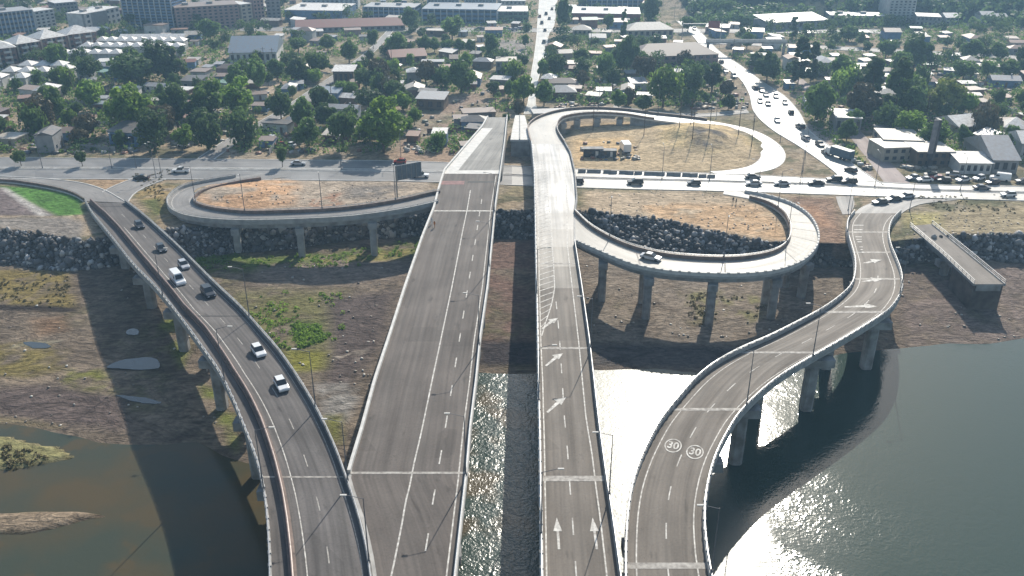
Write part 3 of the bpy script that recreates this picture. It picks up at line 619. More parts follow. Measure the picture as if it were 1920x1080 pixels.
parapet(dC, bC, ('r', .38), ('r', .04), .8, CONC_D, dC.row(400), None)
sheet(dC.strip(MB(), ('l', .5), ('r', .45), .03, None, dC.row(400), dC.len), 'pale_surface', asphalt('pale_deck_glare', (.40, .385, .36), .4, .5, .6, .5), bC)  # sun glare on the far deck painted in as a pale colour
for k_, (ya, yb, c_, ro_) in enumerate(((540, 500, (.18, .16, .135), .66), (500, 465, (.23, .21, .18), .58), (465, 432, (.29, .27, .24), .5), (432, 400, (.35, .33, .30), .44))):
    sheet(dC.strip(MB(), ('l', .5), ('r', .45), .03, None, dC.row(ya), dC.row(yb)), 'pale_surface', asphalt('pale_deck_step%d' % k_, c_, ro_, .3, .45, .3), bC)  # steps fade the painted glare into the plain deck colour
c1 = [(1006, 330), (1008, 365), (1010, 450), (1012, 560), (1014, 640), (1017, 690), (1019, 777), (1021, 850), (1025, 1080), (1030, 1300)]
c2 = [(1062, 330), (1063, 440), (1066, 480), (1073, 540), (1085, 640), (1098, 777), (1105, 810), (1115, 893), (1127, 985), (1138, 1080), (1160, 1300)]
cd = [(1040, 540), (1046, 600), (1051, 660), (1058, 780), (1063, 830), (1070, 930), (1078, 1040), (1082, 1100), (1095, 1300)]
hr = [(1026, 330), (1027, 365), (1033, 430), (1038, 495), (1040, 540), (1034, 575), (1022, 605), (1016, 630)]
ysC = [330, 365, 400, 450, 495, 540, 600, 645, 710, 777, 850, 930, 1000, 1080, 1200, 1290]
line(sub(dC, c1, ysC, CL, CR), bC, ('f', .5), .2, dC.row(1290), dC.row(335))
line(sub(dC, c2, ysC, CL, CR), bC, ('f', .5), .2, dC.row(1290), dC.row(335))
line(sub(dC, cd, ysC, CL, CR), bC, ('f', .5), .18, dC.row(1290), dC.row(545), dash=(3.2, 4.6), name='lane_marking')
yh = [330, 365, 400, 450, 495, 540, 575, 605, 630]
hl = sub(dC, hr, yh, CL, CR); line(hl, bC, ('f', .5), .2, dC.row(630), dC.row(335))
mb = MB(); dd = dC.row(618); c1s = sub(dC, c1, ysC, CL, CR)
while dd < dC.row(300):
    a = Vector(c1s.at(dd, ('f', .5))); b2 = Vector(hl.at(min(dd + 2.2, dC.len), ('f', .5))); n_ = Vector((0, .17, 0)); u = Vector((0, 0, .05))
    if b2.x > a.x: mb.add([a - n_ + u, b2 - n_ + u, b2 + n_ + u, a + n_ + u], [(0, 1, 2, 3)])
    dd += 2.55
mb.build('hatched_marking', PAINT, bC)
for x, y in ((1030, 607), (1038, 675), (1042, 760)): shape(dC, bC, x, y, 12.5, BENT, 'arrow_marking', rot=-.3, sc=.95)
for x, y in ((1046, 1000), (1115, 1000)): shape(dC, bC, x, y, 12.5, ARROW, 'arrow_marking', rot=.02 if x < 1100 else .03, sc=1.12)
joint(dC, bC, 893, 1.2, PAINT_F); joint(dC, bC, 650, .7, PAINT_F); joint(dC, bC, 497, .6, PAINT_F); joint(dC, bC, 318, .6, CONC_W)
for y in (430, 510, 610, 730, 893, 1120): pier(dC, bC, dC.row(y), (.22, .78), capw=(.02, .98))
# middle slab between the two bridge ends
dM = Deck([(957, 262, 994, 262, 12.3), (961, 238, 990, 238, 12.3), (966, 216, 984, 216, 12.3)], False)
bM = bridge('median_slab', 'pale concrete slab joining the two straight bridge ends', 'slab', dM, CONC_W, CONC_W, lo=('l', .2), hi=('r', .2), girder=False, solid=(0, dM.len))
closed(dM.strip(MB(), ('f', .45), ('f', .5), .3, .022), 'kerb', CONC_D, bM)
# right loop ramp ---------------------------------------------------------
QS = [(1078, 400, 1079, 457, 12.5), (1103, 424, 1098, 465, 12.5), (1135, 444, 1135, 481, 12.5), (1172, 461, 1182, 500, 12.5), (1212, 473, 1222, 509, 12.5), (1262, 482, 1264, 515, 12.5), (1335, 487, 1335, 519, 12.5), (1388, 486, 1394, 519, 12.4), (1435, 479, 1448, 514, 12.2), (1462, 469, 1492, 501, 11.9), (1475, 457, 1520, 483, 11.4), (1480, 442, 1536, 456, 10.6), (1478, 422, 1532, 428, 9.5), (1467, 402, 1514, 403, 8.4), (1443, 385, 1482, 383, 7.6), (1415, 375, 1442, 370, 7.2), (1385, 369, 1398, 361, 7.15), (1355, 364, 1360, 355, 7.12)]
dQ = Deck(QS)
e = dQ.row(386) if False else dQ.len * .86
bQ = bridge('loop_ramp', 'pale curving loop ramp on piers right of the central bridge', 'ramp', dQ, asphalt('ramp_asphalt', (.30, .285, .255), .5, .15), girder=(0, dQ.len * .80), lo=('l', .45), hi=('r', .45))
parapet(dQ, bQ, ('l', .04), ('l', .42), .85, CONC_B, 0, dQ.len * .93, rail=.35); parapet(dQ, bQ, ('r', .42), ('r', .04), .8, CONC_W, 0, dQ.len * .96, caps=2.0)
line(dQ, bQ, ('l', 1.4), .16); line(dQ, bQ, ('r', 1.4), .16)
for fr in (.18, .33, .48, .60, .665, .72, .78): 
    d = dQ.len * fr; sheet(dQ.strip(MB(), ('l', .45), ('r', .45), .045, None, d - .2, d + .2), 'expansion_joint', PAINT_F, bQ)
def near_d(dk, px, py):
    pr = [Pix(*p) for p in dk.M]; return float(dk.t[int(np.argmin([abs(a - px) + abs(b - py) for a, b in pr]))])
for x, y in ((1128, 462), (1214, 492), (1348, 503), (1450, 497), (1508, 470)): pier(dQ, bQ, near_d(dQ, x, y), (.15, .85), capw=(0, 1), r=.7, m=CONC_D)
# left loop ramp ------------------------------------------------------------
PS = [(822, 382, 826, 362, 12.3), (807, 386, 812, 364, 12.3), (755, 397, 755, 377, 12.1), (680, 408, 680, 389, 11.7), (605, 414, 605, 396, 11.2), (480, 418, 480, 400, 10.2), (402, 416, 427, 397, 9.5), (350, 409, 390, 391, 9), (322, 398, 370, 384, 8.6), (312, 384, 365, 376, 8.2), (317, 370, 372, 367, 7.9), (337, 355, 392, 358, 7.6), (370, 345, 430, 348, 7.35), (430, 334, 480, 339, 7.2), (490, 325, 545, 331, 7.12)]
dP = Deck(PS); dP0 = 0
bP = bridge('loop_ramp', 'grey loop ramp round an orange dirt plot, left of the wide bridge', 'ramp', dP, asphalt('ramp_asphalt_grey', (.22, .21, .20), .7, .15), girder=(0, dP.len * .62))
parapet(dP, bP, ('l', .42), ('l', .04), .8, CONC, 0, dP.len * .93, rail=.3); parapet(dP, bP, ('r', .04), ('r', .42), .85, CONC_B, 0, dP.len * .93, rail=.35)
line(dP, bP, ('l', 1.3), .15); line(dP, bP, ('r', 1.3), .15)
for x, y in ((691, 398), (566, 408), (440, 408), (345, 400)): pier(dP, bP, near_d(dP, x, y), (.15, .85), capw=(0, 1), r=.7, m=CONC)
# upper loop ------------------------------------------------------------------
US = [(995, 270, 1060, 270, 12.5), (990, 252, 1049, 253, 12.5), (990, 236, 1045, 241, 12.5), (1012, 220, 1049, 229, 12.4), (1055, 208, 1064, 220, 12.2), (1110, 204, 1108, 214, 11.7), (1172, 207, 1168, 216, 10.8), (1224, 214, 1212, 223, 9.6), (1282, 220, 1270, 230, 8.2), (1340, 228, 1325, 238, 7.4), (1400, 240, 1375, 249, 7.2), (1440, 256, 1405, 263, 7.15), (1468, 278, 1423, 280, 7.12), (1472, 300, 1425, 296, 7.12), (1450, 317, 1405, 311, 7.12), (1400, 326, 1365, 319, 7.12), (1350, 328, 1330, 321, 7.12)]
dU = Deck(US)
bU = bridge('upper_loop_ramp', 'bright sunlit loop ramp swinging right behind the central bridge', 'ramp', dU, asphalt('loop_asphalt', (.37, .35, .315), .45, .12, .6), CONC_W, girder=(0, dU.len * .36))  # the loop's sun glare is put into the pale asphalt colour
parapet(dU, bU, ('l', .04), ('l', .42), .85, CONC_B, 0, dU.len * .55); parapet(dU, bU, ('r', .42), ('r', .04), .8, CONC_B, 0, dU.len * .45, rail=.3)
line(dU, bU, ('l', 1.4), .16); line(dU, bU, ('r', 1.4), .16)
for x, y in ((1048, 226), (1085, 211), (1120, 209), (1165, 212)): pier(dU, bU, near_d(dU, x, y), (.2, .8), capw=(0, 1), r=.8, m=CONC)
closed(dU.strip(MB(), ('l', .2), ('r', .2), -.503, lambda p: GZ - .5, near_d(dU, 1185, 213), dU.len * .62), 'retaining_wall', CONC_D, bU)
closed(dU.strip(MB(), ('l', .2), ('r', .2), -.503, lambda p: GZ - .5, 0, near_d(dU, 1030, 228)), 'retaining_wall', CONC_D, bU)
# right S-curve bridge -----------------------------------------------------------
RL = [(1600, 400), (1586, 420), (1587, 445), (1595, 470), (1601, 495), (1600, 520), (1593, 540), (1572, 562), (1540, 585), (1490, 612), (1440, 637), (1385, 661), (1338, 687), (1303, 715), (1272, 750), (1247, 780), (1227, 810), (1202, 860), (1185, 905), (1174, 965), (1170, 1022), (1169, 1080), (1172, 1180), (1182, 1300)]
RR = [(1690, 400), (1674, 415), (1667, 440), (1671, 465), (1681, 490), (1690, 515), (1692, 540), (1685, 565), (1665, 590), (1632, 612), (1595, 635), (1552, 660), (1505, 687), (1458, 717), (1412, 756), (1386, 785), (1370, 810), (1342, 865), (1330, 910), (1323, 960), (1323, 1000), (1327, 1030), (1335, 1080), (1358, 1180), (1392, 1300)]
RZ = lambda y: float(np.interp(y, [400, 440, 500, 560, 620], [7.3, 8.6, 10.6, 11.9, 12.3]))
RY = [400, 418, 440, 465, 490, 515, 540, 563, 588, 612, 637, 661, 687, 716, 750, 782, 810, 860, 910, 965, 1022, 1080, 1180, 1300]
dR = Deck([(ix(RL, y), y, ix(RR, y), y, RZ(y)) for y in RY[::-1]])
bR = bridge('winding_bridge', 'winding S-curve bridge with white joints crossing open water at right', 'bridge', dR, A_mid)
parapet(dR, bR, ('l', .04), ('l', .42), .8, CONC, caps=1.9, rail=.3); parapet(dR, bR, ('r', .42), ('r', .04), .8, CONC, caps=1.9, rail=.3)
line(dR, bR, ('f', .15), .18); line(dR, bR, ('f', .85), .18, 0, dR.len - 2)
line(dR, bR, ('f', .51), .18, 0, dR.row(520), dash=(3, 4.6), name='lane_marking')
rh = [(1590, 415), (1603, 440), (1607, 460), (1612, 480)]
mb = MB()
for i in range(9):
    y = 424 + i * 6.2; d = dR.row(y); w = max(.2, 1 - i / 9.5); f0 = .2
    dR.strip(mb, ('f', .17 + .1 * (i / 9)), ('f', .17 + .1 * (i / 9) + .22 * w), .05, None, d - .3, d + .3, step=1)
sheet(mb, 'hatched_marking', PAINT, bR)
for y, w in ((763, 1.1), (660, 1.3), (583, 1.5), (523, 1.2), (473, 1.2), (435, 1.2), (1070, 1.3)): joint(dR, bR, y, w * .8, PAINT_F)
for x, y in ((1630, 492), (1629, 527), (1612, 575)): shape(dR, bR, x, y, RZ(y), BENT, 'arrow_marking', rot=-.55, sc=1.15)
def text_mesh(t):
    cu = bpy.data.curves.new('t', 'FONT'); cu.body = t; cu.align_x = 'CENTER'; cu.align_y = 'CENTER'; cu.offset = .02
    o = bpy.data.objects.new('t', cu); COL.objects.link(o); bpy.context.view_layer.update()
    me = bpy.data.meshes.new_from_object(o.evaluated_get(bpy.context.evaluated_depsgraph_get())); bpy.data.objects.remove(o); return me
t30 = text_mesh('30')
for x, y in ((1262, 836), (1303, 848)):
    q = W(x, y, 12.3); me = t30.copy(); a = -.33
    M = Matrix.Translation(q + Vector((0, 0, .06))) @ Matrix.Rotation(a, 4, 'Z') @ Matrix.Diagonal((1.7, 2.4, 1, 1)); me.transform(M)
    mb = MB(); nseg = 28
    for i in range(nseg):
        t0, t1 = 2 * math.pi * i / nseg, 2 * math.pi * (i + 1) / nseg
        mb.add([M @ Vector((rr * math.cos(t), rr * math.sin(t), 0)) for rr, t in ((.62, t0), (.72, t0), (.72, t1), (.62, t1))], [(0, 1, 2, 3)])
    o = mb.build('speed_limit_marking', PAINT, bR); me.materials.clear(); me.materials.append(PAINT); link('number', me, o)
for x, y in ((1345, 722), (1362, 745), (1398, 722), (1392, 738)): pass
for d in (dR.row(655), dR.row(590) + 2, dR.row(742), dR.row(520), dR.row(850), dR.row(1000), dR.row(1150)): pier(dR, bR, d, (.2, .8), capw=(.0, 1.02), r=.85, m=CONC_D)
road('road', [(1600, 402, 1688, 402), (1612, 390, 1706, 390), (1635, 380, 1735, 381), (1665, 372, 1800, 374)], A_av, .15, curb=False)
road('road', [(1567, 368, 1600, 368), (1572, 385, 1602, 385), (1580, 402, 1594, 401)], A_street, .1, curb=False)
# old cut-off bridge --------------------------------------------------------------
dO = Deck([(1705, 424, 1748, 420, 7.0), (1765, 476, 1815, 474, 7.0), (1825, 533, 1886, 533, 7.0)], False)
bO = bridge('old_bridge_stub', 'cut-off old concrete bridge end above the right bank', 'bridge', dO, asphalt('old_deck', (.20, .175, .15), .8, .1), CONC_D, girder=True, fas=.4, lo=('l', .3), hi=('r', .3))
parapet(dO, bO, ('l', .02), ('l', .28), .15, CONC, rail=.8, name='kerb'); parapet(dO, bO, ('r', .28), ('r', .02), .15, CONC, rail=.8, name='kerb')
closed(dO.strip(MB(), ('l', .3), ('r', .3), -.403, lambda p: -1, dO.len - 11, dO.len - .3), 'end_wall', mat('stained_concrete', (.13, .11, .095), .85, .25, .5), bO); pier(dO, bO, dO.len * .5, (.3, .7), capw=(0, 1), r=.7)
# ---------------------------------------------------------------- riprap
def boulders():
    ico = bmesh.new(); bmesh.ops.create_icosphere(ico, subdivisions=1, radius=1); V0 = np.array([v.co[:] for v in ico.verts]); F0 = np.array([[v.index for v in f.verts] for f in ico.faces]); ico.free()
    Vs = []; Fs = []; Cs = []; k = 0; n = 0
    X0 = rng.uniform(-190, 210, 13500)
    yc_ = np.interp(X0, *CREST); yt_ = np.interp(X0, *TOE); T = rng.uniform(-.12, 1.02, len(X0)); Y0 = yt_ + (yc_ - yt_) * T
    Z0 = height(X0, Y0)
    for x, y, z in zip(X0, Y0, Z0):
        if -22 < 0 and abs(x - 65) < 9 and y < 207: pass
        r = float(np.clip(rng.lognormal(-.85, .42), .16, 1.25))
        v = V0 * (r * rng.uniform(.55, 1.25, 3)) * (1 + rng.uniform(-.22, .22, (len(V0), 1)))
        a = rng.uniform(0, 6.28); c, s2 = math.cos(a), math.sin(a); v = v @ np.array([[c, s2, 0], [-s2, c, 0], [0, 0, 1]])
        b_ = rng.uniform(-.7, .7); c, s2 = math.cos(b_), math.sin(b_); v = v @ np.array([[1, 0, 0], [0, c, s2], [0, -s2, c]])
        Vs.append(v + (x, y, z + r * .15)); Fs.append(F0 + n); n += len(V0)
        g = rng.uniform(.06, .17) if rng.random() < .78 else rng.uniform(.22, .5); w_ = rng.uniform(.78, 1.0); Cs.append(np.tile((g, g * (.5 + .5 * w_), g * w_), (len(V0), 1)))
    m = bpy.data.materials.new('boulder'); m.use_nodes = True; nn = m.node_tree; at = nn.nodes.new('ShaderNodeVertexColor'); at.layer_name = 'Col'
    bb = nn.nodes['Principled BSDF']; nn.links.new(at.outputs[0], bb.inputs['Base Color']); bb.inputs['Roughness'].default_value = .7
    o = link('riprap', np_mesh('riprap', np.vstack(Vs), np.vstack(Fs), m, False, np.vstack(Cs))); o['kind'] = 'stuff'; o['label'] = 'dark rocks piled along the river bank slope'; o['category'] = 'rocks'
boulders()
# ---------------------------------------------------------------- plants
def leaf_mat(name, c, c2, tr=.25):
    m = bpy.data.materials.new(name); m.use_nodes = True; n = m.node_tree; L = n.links; b = n.nodes['Principled BSDF']
    g = n.nodes.new('ShaderNodeVertexColor'); g.layer_name = 'Col'
    mx = n.nodes.new('ShaderNodeMixRGB'); mx.inputs[1].default_value = (*c, 1); mx.inputs[2].default_value = (*c2, 1); L.new(g.outputs[0], mx.inputs[0])
    oi = n.nodes.new('ShaderNodeObjectInfo'); hs = n.nodes.new('ShaderNodeHueSaturation'); L.new(mx.outputs[0], hs.inputs['Color'])
    mr = n.nodes.new('ShaderNodeMapRange'); mr.inputs[3].default_value = .75; mr.inputs[4].default_value = 1.25; L.new(oi.outputs['Random'], mr.inputs[0]); L.new(mr.outputs[0], hs.inputs['Value'])
    L.new(hs.outputs[0], b.inputs['Base Color']); b.inputs['Roughness'].default_value = .6; b.inputs['Specular IOR Level'].default_value = .3
    t = n.nodes.new('ShaderNodeBsdfTranslucent'); L.new(hs.outputs[0], t.inputs[0]); ms = n.nodes.new('ShaderNodeMixShader'); ms.inputs[0].default_value = tr
    L.new(b.outputs[0], ms.inputs[1]); L.new(t.outputs[0], ms.inputs[2]); L.new(ms.outputs[0], n.nodes['Material Output'].inputs[0]); return m
LM = {'bright': leaf_mat('bright_leaves', (.10, .19, .035), (.26, .38, .07), .6), 'dark': leaf_mat('dark_leaves', (.058, .105, .038), (.13, .20, .06), .5),
      'mid': leaf_mat('mid_leaves', (.075, .14, .04), (.18, .28, .07), .55), 'yellow': leaf_mat('yellow_leaves', (.15, .19, .035), (.34, .38, .09), .4), 'dry': leaf_mat('dry_leaves', (.10, .085, .04), (.17, .14, .07), .2)}
BARK = mat('bark', (.11, .085, .06), .9, .2, 3)
def leaves(C, Rr_, n, size, g):
    """leaf cards round clump centres C with radii Rr_"""
    k = g.integers(0, len(C), n); d = g.normal(size=(n, 3)); d /= np.linalg.norm(d, axis=1)[:, None]
    P = C[k] + d * (Rr_[k] * g.uniform(.55, 1.05, n) ** .6)[:, None] * np.array([1, 1, .85])
    N_ = d + g.normal(size=(n, 3)) * .45; N_ /= np.linalg.norm(N_, axis=1)[:, None]
    U = np.cross(N_, g.normal(size=(n, 3))); U /= np.linalg.norm(U, axis=1)[:, None]; V_ = np.cross(N_, U)
    s = (size * g.uniform(.6, 1.3, n))[:, None]
    Q = np.stack([P - U * s - V_ * s * .6, P + U * s - V_ * s * .5, P + U * s * .8 + V_ * s * .7, P - U * s * .7 + V_ * s * .6], 1).reshape(-1, 3)
    cl = g.random(len(C)); c = np.clip(cl[k] * .6 + g.random(n) * .45, 0, 1)
    return Q, np.arange(4 * n).reshape(n, 4), np.repeat(c, 4)[:, None] * np.ones(3)
def crown_mesh(seed, kind, lm, n=2600):
    g = np.random.default_rng(seed)
    # unit tree: height 1, crown half-width 1 -> scaled by object
    C = []; Rr_ = []
    if kind == 'column':
        for i in range(34): t = g.uniform(.08, .97); w = math.sin(math.pi * min(1, t * .85 + .12)) ** .6 * .5; a = g.uniform(0, 6.28); C.append((math.cos(a) * w, math.sin(a) * w, t)); Rr_.append(.3)
        C = np.array(C); Rr_ = np.array(Rr_); zs = .18
    else:
        lo = {'round': .16, 'oval': .1, 'wide': .3, 'bush': .0}[kind]
        for i in range(46):
            d = g.normal(size=3); d /= np.linalg.norm(d); r = g.uniform(.3, (.78, .9, .7)[seed % 3]); c = (1 + lo) / 2
            C.append((d[0] * r * g.uniform(.85, 1.15), d[1] * r * g.uniform(.85, 1.15), c + d[2] * r * (1 - lo) / 2 * 1.08)); Rr_.append(g.uniform(.2, .36))
        C = np.array(C); Rr_ = np.array(Rr_); zs = .5
    # work in a space where z is stretched so that cards stay round
    asp = {'column': 5.0, 'oval': 2.3, 'round': 1.7, 'wide': 1.5, 'bush': 1.1}[kind]
    C2 = C * np.array([1, 1, asp]); Q, Fq, c = leaves(C2, Rr_, n, .075 if kind != 'column' else .12, g)
    Q[:, 2] = np.maximum(Q[:, 2] / asp, .02)
    return np_mesh('crown', Q, Fq, lm, False, c)
def trunk_mesh(seed, kind):
    g = random.Random(seed); mb = MB()
    top = {'column': .6, 'oval': .45, 'round': .42, 'wide': .42, 'bush': .2}[kind]
    r = .045
    mb.tube((0, 0, -.03), (.01, 0, top), r * 1.3, r * .8)
    for i in range(6):
        a = i * 1.05 + g.random(); z0 = top * g.uniform(.55, 1); mb.tube((0, 0, z0), (math.cos(a) * .5 * (.4 if kind == 'column' else 1), math.sin(a) * .5 * (.4 if kind == 'column' else 1), z0 + g.uniform(.1, .28)), r * .5, r * .15, 5)
    return mb.mesh('trunk', BARK)
PROTO = {}
def tree_proto(kind, lk, v):
    k = (kind, lk, v)
    if k not in PROTO: PROTO[k] = (crown_mesh(hash(str(k)) % 9999 if False else (sum(map(ord, kind + lk)) * 7 + v), kind, LM[lk], (3400, 2300, 2900)[v % 3] if kind != 'bush' else 1200), trunk_mesh(v + 3, kind))
    return PROTO[k]
OCC = []
TREEWORD = {'column': 'narrow columnar', 'oval': 'tall oval', 'round': 'round', 'wide': 'spreading', 'bush': 'low bushy'}
LEAFWORD = {'bright': 'bright green', 'dark': 'dark green', 'mid': 'mid green', 'yellow': 'yellow-green', 'dry': 'dry brownish'}
def put_tree(x, y, h, w, kind, lk, place=None, desc=None, group='trees of the city', z=None):
    v = random.randrange(3); cm, tm = tree_proto(kind, lk, v)
    root = link('tree', None, None, (x, y, hz(x, y) if z is None else z), random.uniform(0, 6.28)); root.scale = (w / 2, w / 2, h)
    link('crown', cm, root); link('trunk', tm, root); root.empty_display_size = .1
    px, py = Pix(x, y, GZ); size = 'small' if h < 6.5 else ('big' if h > 13 else 'medium')
    reg(root, desc or f'{size} {TREEWORD[kind]} {LEAFWORD[lk]} tree', place or zone(px, py), 'tree', group); OCC.append((x, y, w / 2)); return root
def tree_px(cx, ty, by, wpx, kind='round', lk='mid', **k):
    q = W(cx, by, GZ); dist = math.hypot(q.y, CH - GZ); w = wpx / F * dist * 1.12
    # height from top row
    lo, hi = 0, 60
    for _ in range(30):
        m = (lo + hi) / 2
        if Pix(q.x, q.y, GZ + m)[1] > ty: lo = m
        else: hi = m
    return put_tree(q.x, q.y, lo, w, kind, lk, **k)
T_ = [(250, 98, 163, 82, 'round', 'dark'), (312, 84, 152, 72, 'round', 'dark'), (242, 160, 248, 92, 'round', 'bright'), (292, 200, 285, 66, 'oval', 'dark'), (335, 152, 245, 66, 'oval', 'dark'), (397, 138, 238, 70, 'oval', 'mid'), (447, 140, 222, 64, 'oval', 'bright'), (385, 205, 255, 60, 'round', 'dark'),
      (720, 178, 286, 84, 'oval', 'bright'), (560, 108, 156, 46, 'round', 'dark'), (598, 93, 146, 46, 'round', 'mid'), (395, 35, 76, 50, 'round', 'mid'), (848, 22, 76, 44, 'oval', 'mid'), (745, 61, 106, 46, 'round', 'mid'),
      (797, 65, 98, 26, 'round', 'mid'), (815, 70, 98, 24, 'round', 'mid'), (838, 72, 100, 26, 'round', 'mid'), (862, 72, 100, 24, 'round', 'mid'), (882, 74, 100, 22, 'round', 'mid'), (920, 62, 108, 30, 'oval', 'mid'), (768, 14, 58, 36, 'round', 'mid'),
      (687, 127, 168, 46, 'round', 'dark'), (865, 115, 175, 58, 'round', 'mid'), (742, 125, 178, 30, 'oval', 'dark'), (692, 165, 205, 56, 'round', 'dark'), (755, 165, 205, 40, 'round', 'dark'), (1018, 105, 150, 26, 'oval', 'mid'), (1020, 150, 198, 42, 'round', 'mid'), (982, 145, 195, 38, 'round', 'bright'),
      (1243, 120, 200, 70, 'round', 'bright'), (1175, 70, 138, 44, 'round', 'dark'), (1300, 118, 192, 38, 'oval', 'dark'), (1335, 115, 172, 40, 'oval', 'dark'), (1055, -12, 66, 27, 'oval', 'dark'), (1221, -15, 48, 32, 'oval', 'dark'), (1168, 14, 72, 13, 'column', 'mid'), (1437, 100, 155, 46, 'round', 'dark'),
      (1530, 153, 234, 64, 'round', 'mid'), (1496, 70, 156, 34, 'column', 'dark'), (1520, 80, 154, 26, 'column', 'dark'), (1628, 108, 208, 44, 'column', 'dark'), (1674, 108, 228, 50, 'column', 'dark'), (1712, 68, 132, 54, 'round', 'dark'), (1760, 150, 215, 64, 'round', 'yellow'), (1805, 172, 216, 46, 'round', 'bright'), (1708, 138, 185, 46, 'round', 'bright'),
      (1660, 190, 226, 60, 'round', 'dark'), (1820, 74, 112, 46, 'round', 'mid'), (1868, 80, 113, 34, 'round', 'mid'), (1805, 110, 152, 48, 'round', 'mid'), (1850, 110, 148, 30, 'round', 'mid'), (1890, 112, 146, 44, 'round', 'mid'), (1486, 30, 72, 18, 'column', 'mid'), (1590, 48, 78, 40, 'round', 'mid'), (1660, 72, 108, 38, 'round', 'mid'),
      (2, 205, 262, 30, 'oval', 'dark'), (612, 195, 236, 42, 'round', 'dark'), (655, 198, 245, 38, 'round', 'dark'), (80, 180, 245, 60, 'round', 'dry'), (165, 215, 262, 46, 'wide', 'dry'), (1090, 90, 120, 34, 'round', 'mid'), (1150, 92, 126, 30, 'round', 'mid'), (1205, 178, 208, 40, 'round', 'mid'), (1160, 168, 205, 34, 'round', 'mid'),
      (1365, 178, 206, 26, 'round', 'dark'), (1400, 60, 92, 26, 'round', 'mid'), (1870, 245, 300, 42, 'round', 'dark'), (1600, 205, 245, 40, 'round', 'mid'), (1415, 100, 130, 30, 'round', 'dark'), (1358, 5, 36, 26, 'round', 'mid'), (700, 52, 92, 22, 'round', 'mid'), (1290, 28, 60, 30, 'round', 'mid'),
      (520, 110, 150, 40, 'round', 'mid'), (655, 75, 118, 36, 'round', 'mid'), (615, 65, 95, 34, 'round', 'mid'), (490, 60, 95, 40, 'round', 'mid'), (560, 68, 98, 34, 'round', 'mid'), (1140, 20, 60, 18, 'oval', 'mid'), (985, 60, 90, 16, 'oval', 'mid'), (820, 128, 160, 34, 'round', 'mid'), (660, 150, 185, 26, 'round', 'mid'), (925, 150, 182, 26, 'round', 'dark'), (955, 150, 184, 24, 'round', 'mid')]
for a in T_: tree_px(*a)
for x, ty, by in ((530, 276, 313), (155, 284, 312), (40, 282, 311)): tree_px(x, ty, by, 23, 'wide', 'dark', place='in the avenue median', desc='small round-headed street tree with bare stem')
# ---------------------------------------------------------------- street lamps
LAMPM = mat('lamp_paint', (.16, .16, .17), .6, .1, 2)
def lamp_proto(h=9.6, arm=2.0):
    root = link('street_lamp', None)
    MB().tube((0, 0, 0), (0, 0, h), .1, .05, 8).tube((0, 0, 0), (0, 0, .5), .17, .17, 8).build('pole', LAMPM, root)
    MB().tube((0, 0, h - .1), (arm, 0, h + .45), .045, .035, 6).build('arm', LAMPM, root)
    mb = MB(); mb.box(arm - .15, arm + .6, -.12, .12, h + .38, h + .48); mb.box(arm - .05, arm + .5, -.09, .09, h + .32, h + .38); mb.build('lamp_head', CONC_W, root)
    return root
LP0 = lamp_proto(); first = True
def lamp(x, y, z, rz, place, desc='slim grey street lamp'):
    global first
    o = LP0 if first else copy_tree(LP0); first = False
    o.location = (x, y, z); o.rotation_euler = (0, 0, rz); reg(o, desc, place, 'street lamp', 'street lamps'); return o
def deck_lamps(dk, ds, k, place, desc='slim grey street lamp', flip=False):
    for d in ds:
        q = dk.at(d, k); o = dk.at(d, ('f', .5)); a = math.atan2(o[1] - q[1], o[0] - q[0]); lamp(q[0], q[1], q[2] + .8, a, place, desc)
deck_lamps(dL, [dL.row(y) for y in (603, 768, 912, 1057)], ('r', .2), 'on the curved bridge right edge'); deck_lamps(dL, [dL.row(y) for y in (560, 725, 923)], ('l', .2), 'on the curved bridge left edge')
deck_lamps(dW, [dW.row(y) for y in (405, 505, 654, 901)], ('r', .2), 'on the wide bridge right edge')
deck_lamps(dC, [dC.row(y) for y in (660, 935)], ('r', .2), 'on the central bridge right edge'); deck_lamps(dC, [dC.row(y) for y in (560, 764, 1019)], ('l', .2), 'on the central bridge left edge')
deck_lamps(dR, [dR.row(y) for y in (675, 764, 560, 1080)], ('r', .2) , 'on the winding bridge right edge'); deck_lamps(dR, [dR.row(y) for y in (440,)], ('l', .2), 'on the winding bridge left edge')
deck_lamps(dQ, [near_d(dQ, *p) for p in ((1147, 465), (1353, 503), (1500, 480), (1475, 392))], ('l', .2), 'on the pale loop ramp')
deck_lamps(dP, [near_d(dP, *p) for p in ((740, 388), (600, 405), (460, 408), (345, 385))], ('r', .2), 'on the grey loop ramp')
deck_lamps(dU, [near_d(dU, *p) for p in ((1120, 208), (1232, 218), (1330, 232), (1440, 275))], ('l', .25), 'on the bright upper loop')
for x in (80, 210, 640, 1241, 1330, 1500, 1640, 1800): q = W(x, yy(AVM, x) - .5, GZ + .1); lamp(*q, 1.57, 'in the avenue median')
for x, y in ((256, 316), (293, 335), (303, 330), (752, 300), (1505, 322), (1420, 365), (1590, 395), (1705, 395)): q = W(x, y, GZ); lamp(*q, random.uniform(0, 6), 'at the avenue verges')
for d in np.linspace(30, dD.len - 20, 9): q = dD.at(d, ('l', -1)); lamp(q[0], q[1], GZ, 0.3, 'along the busy diagonal road')
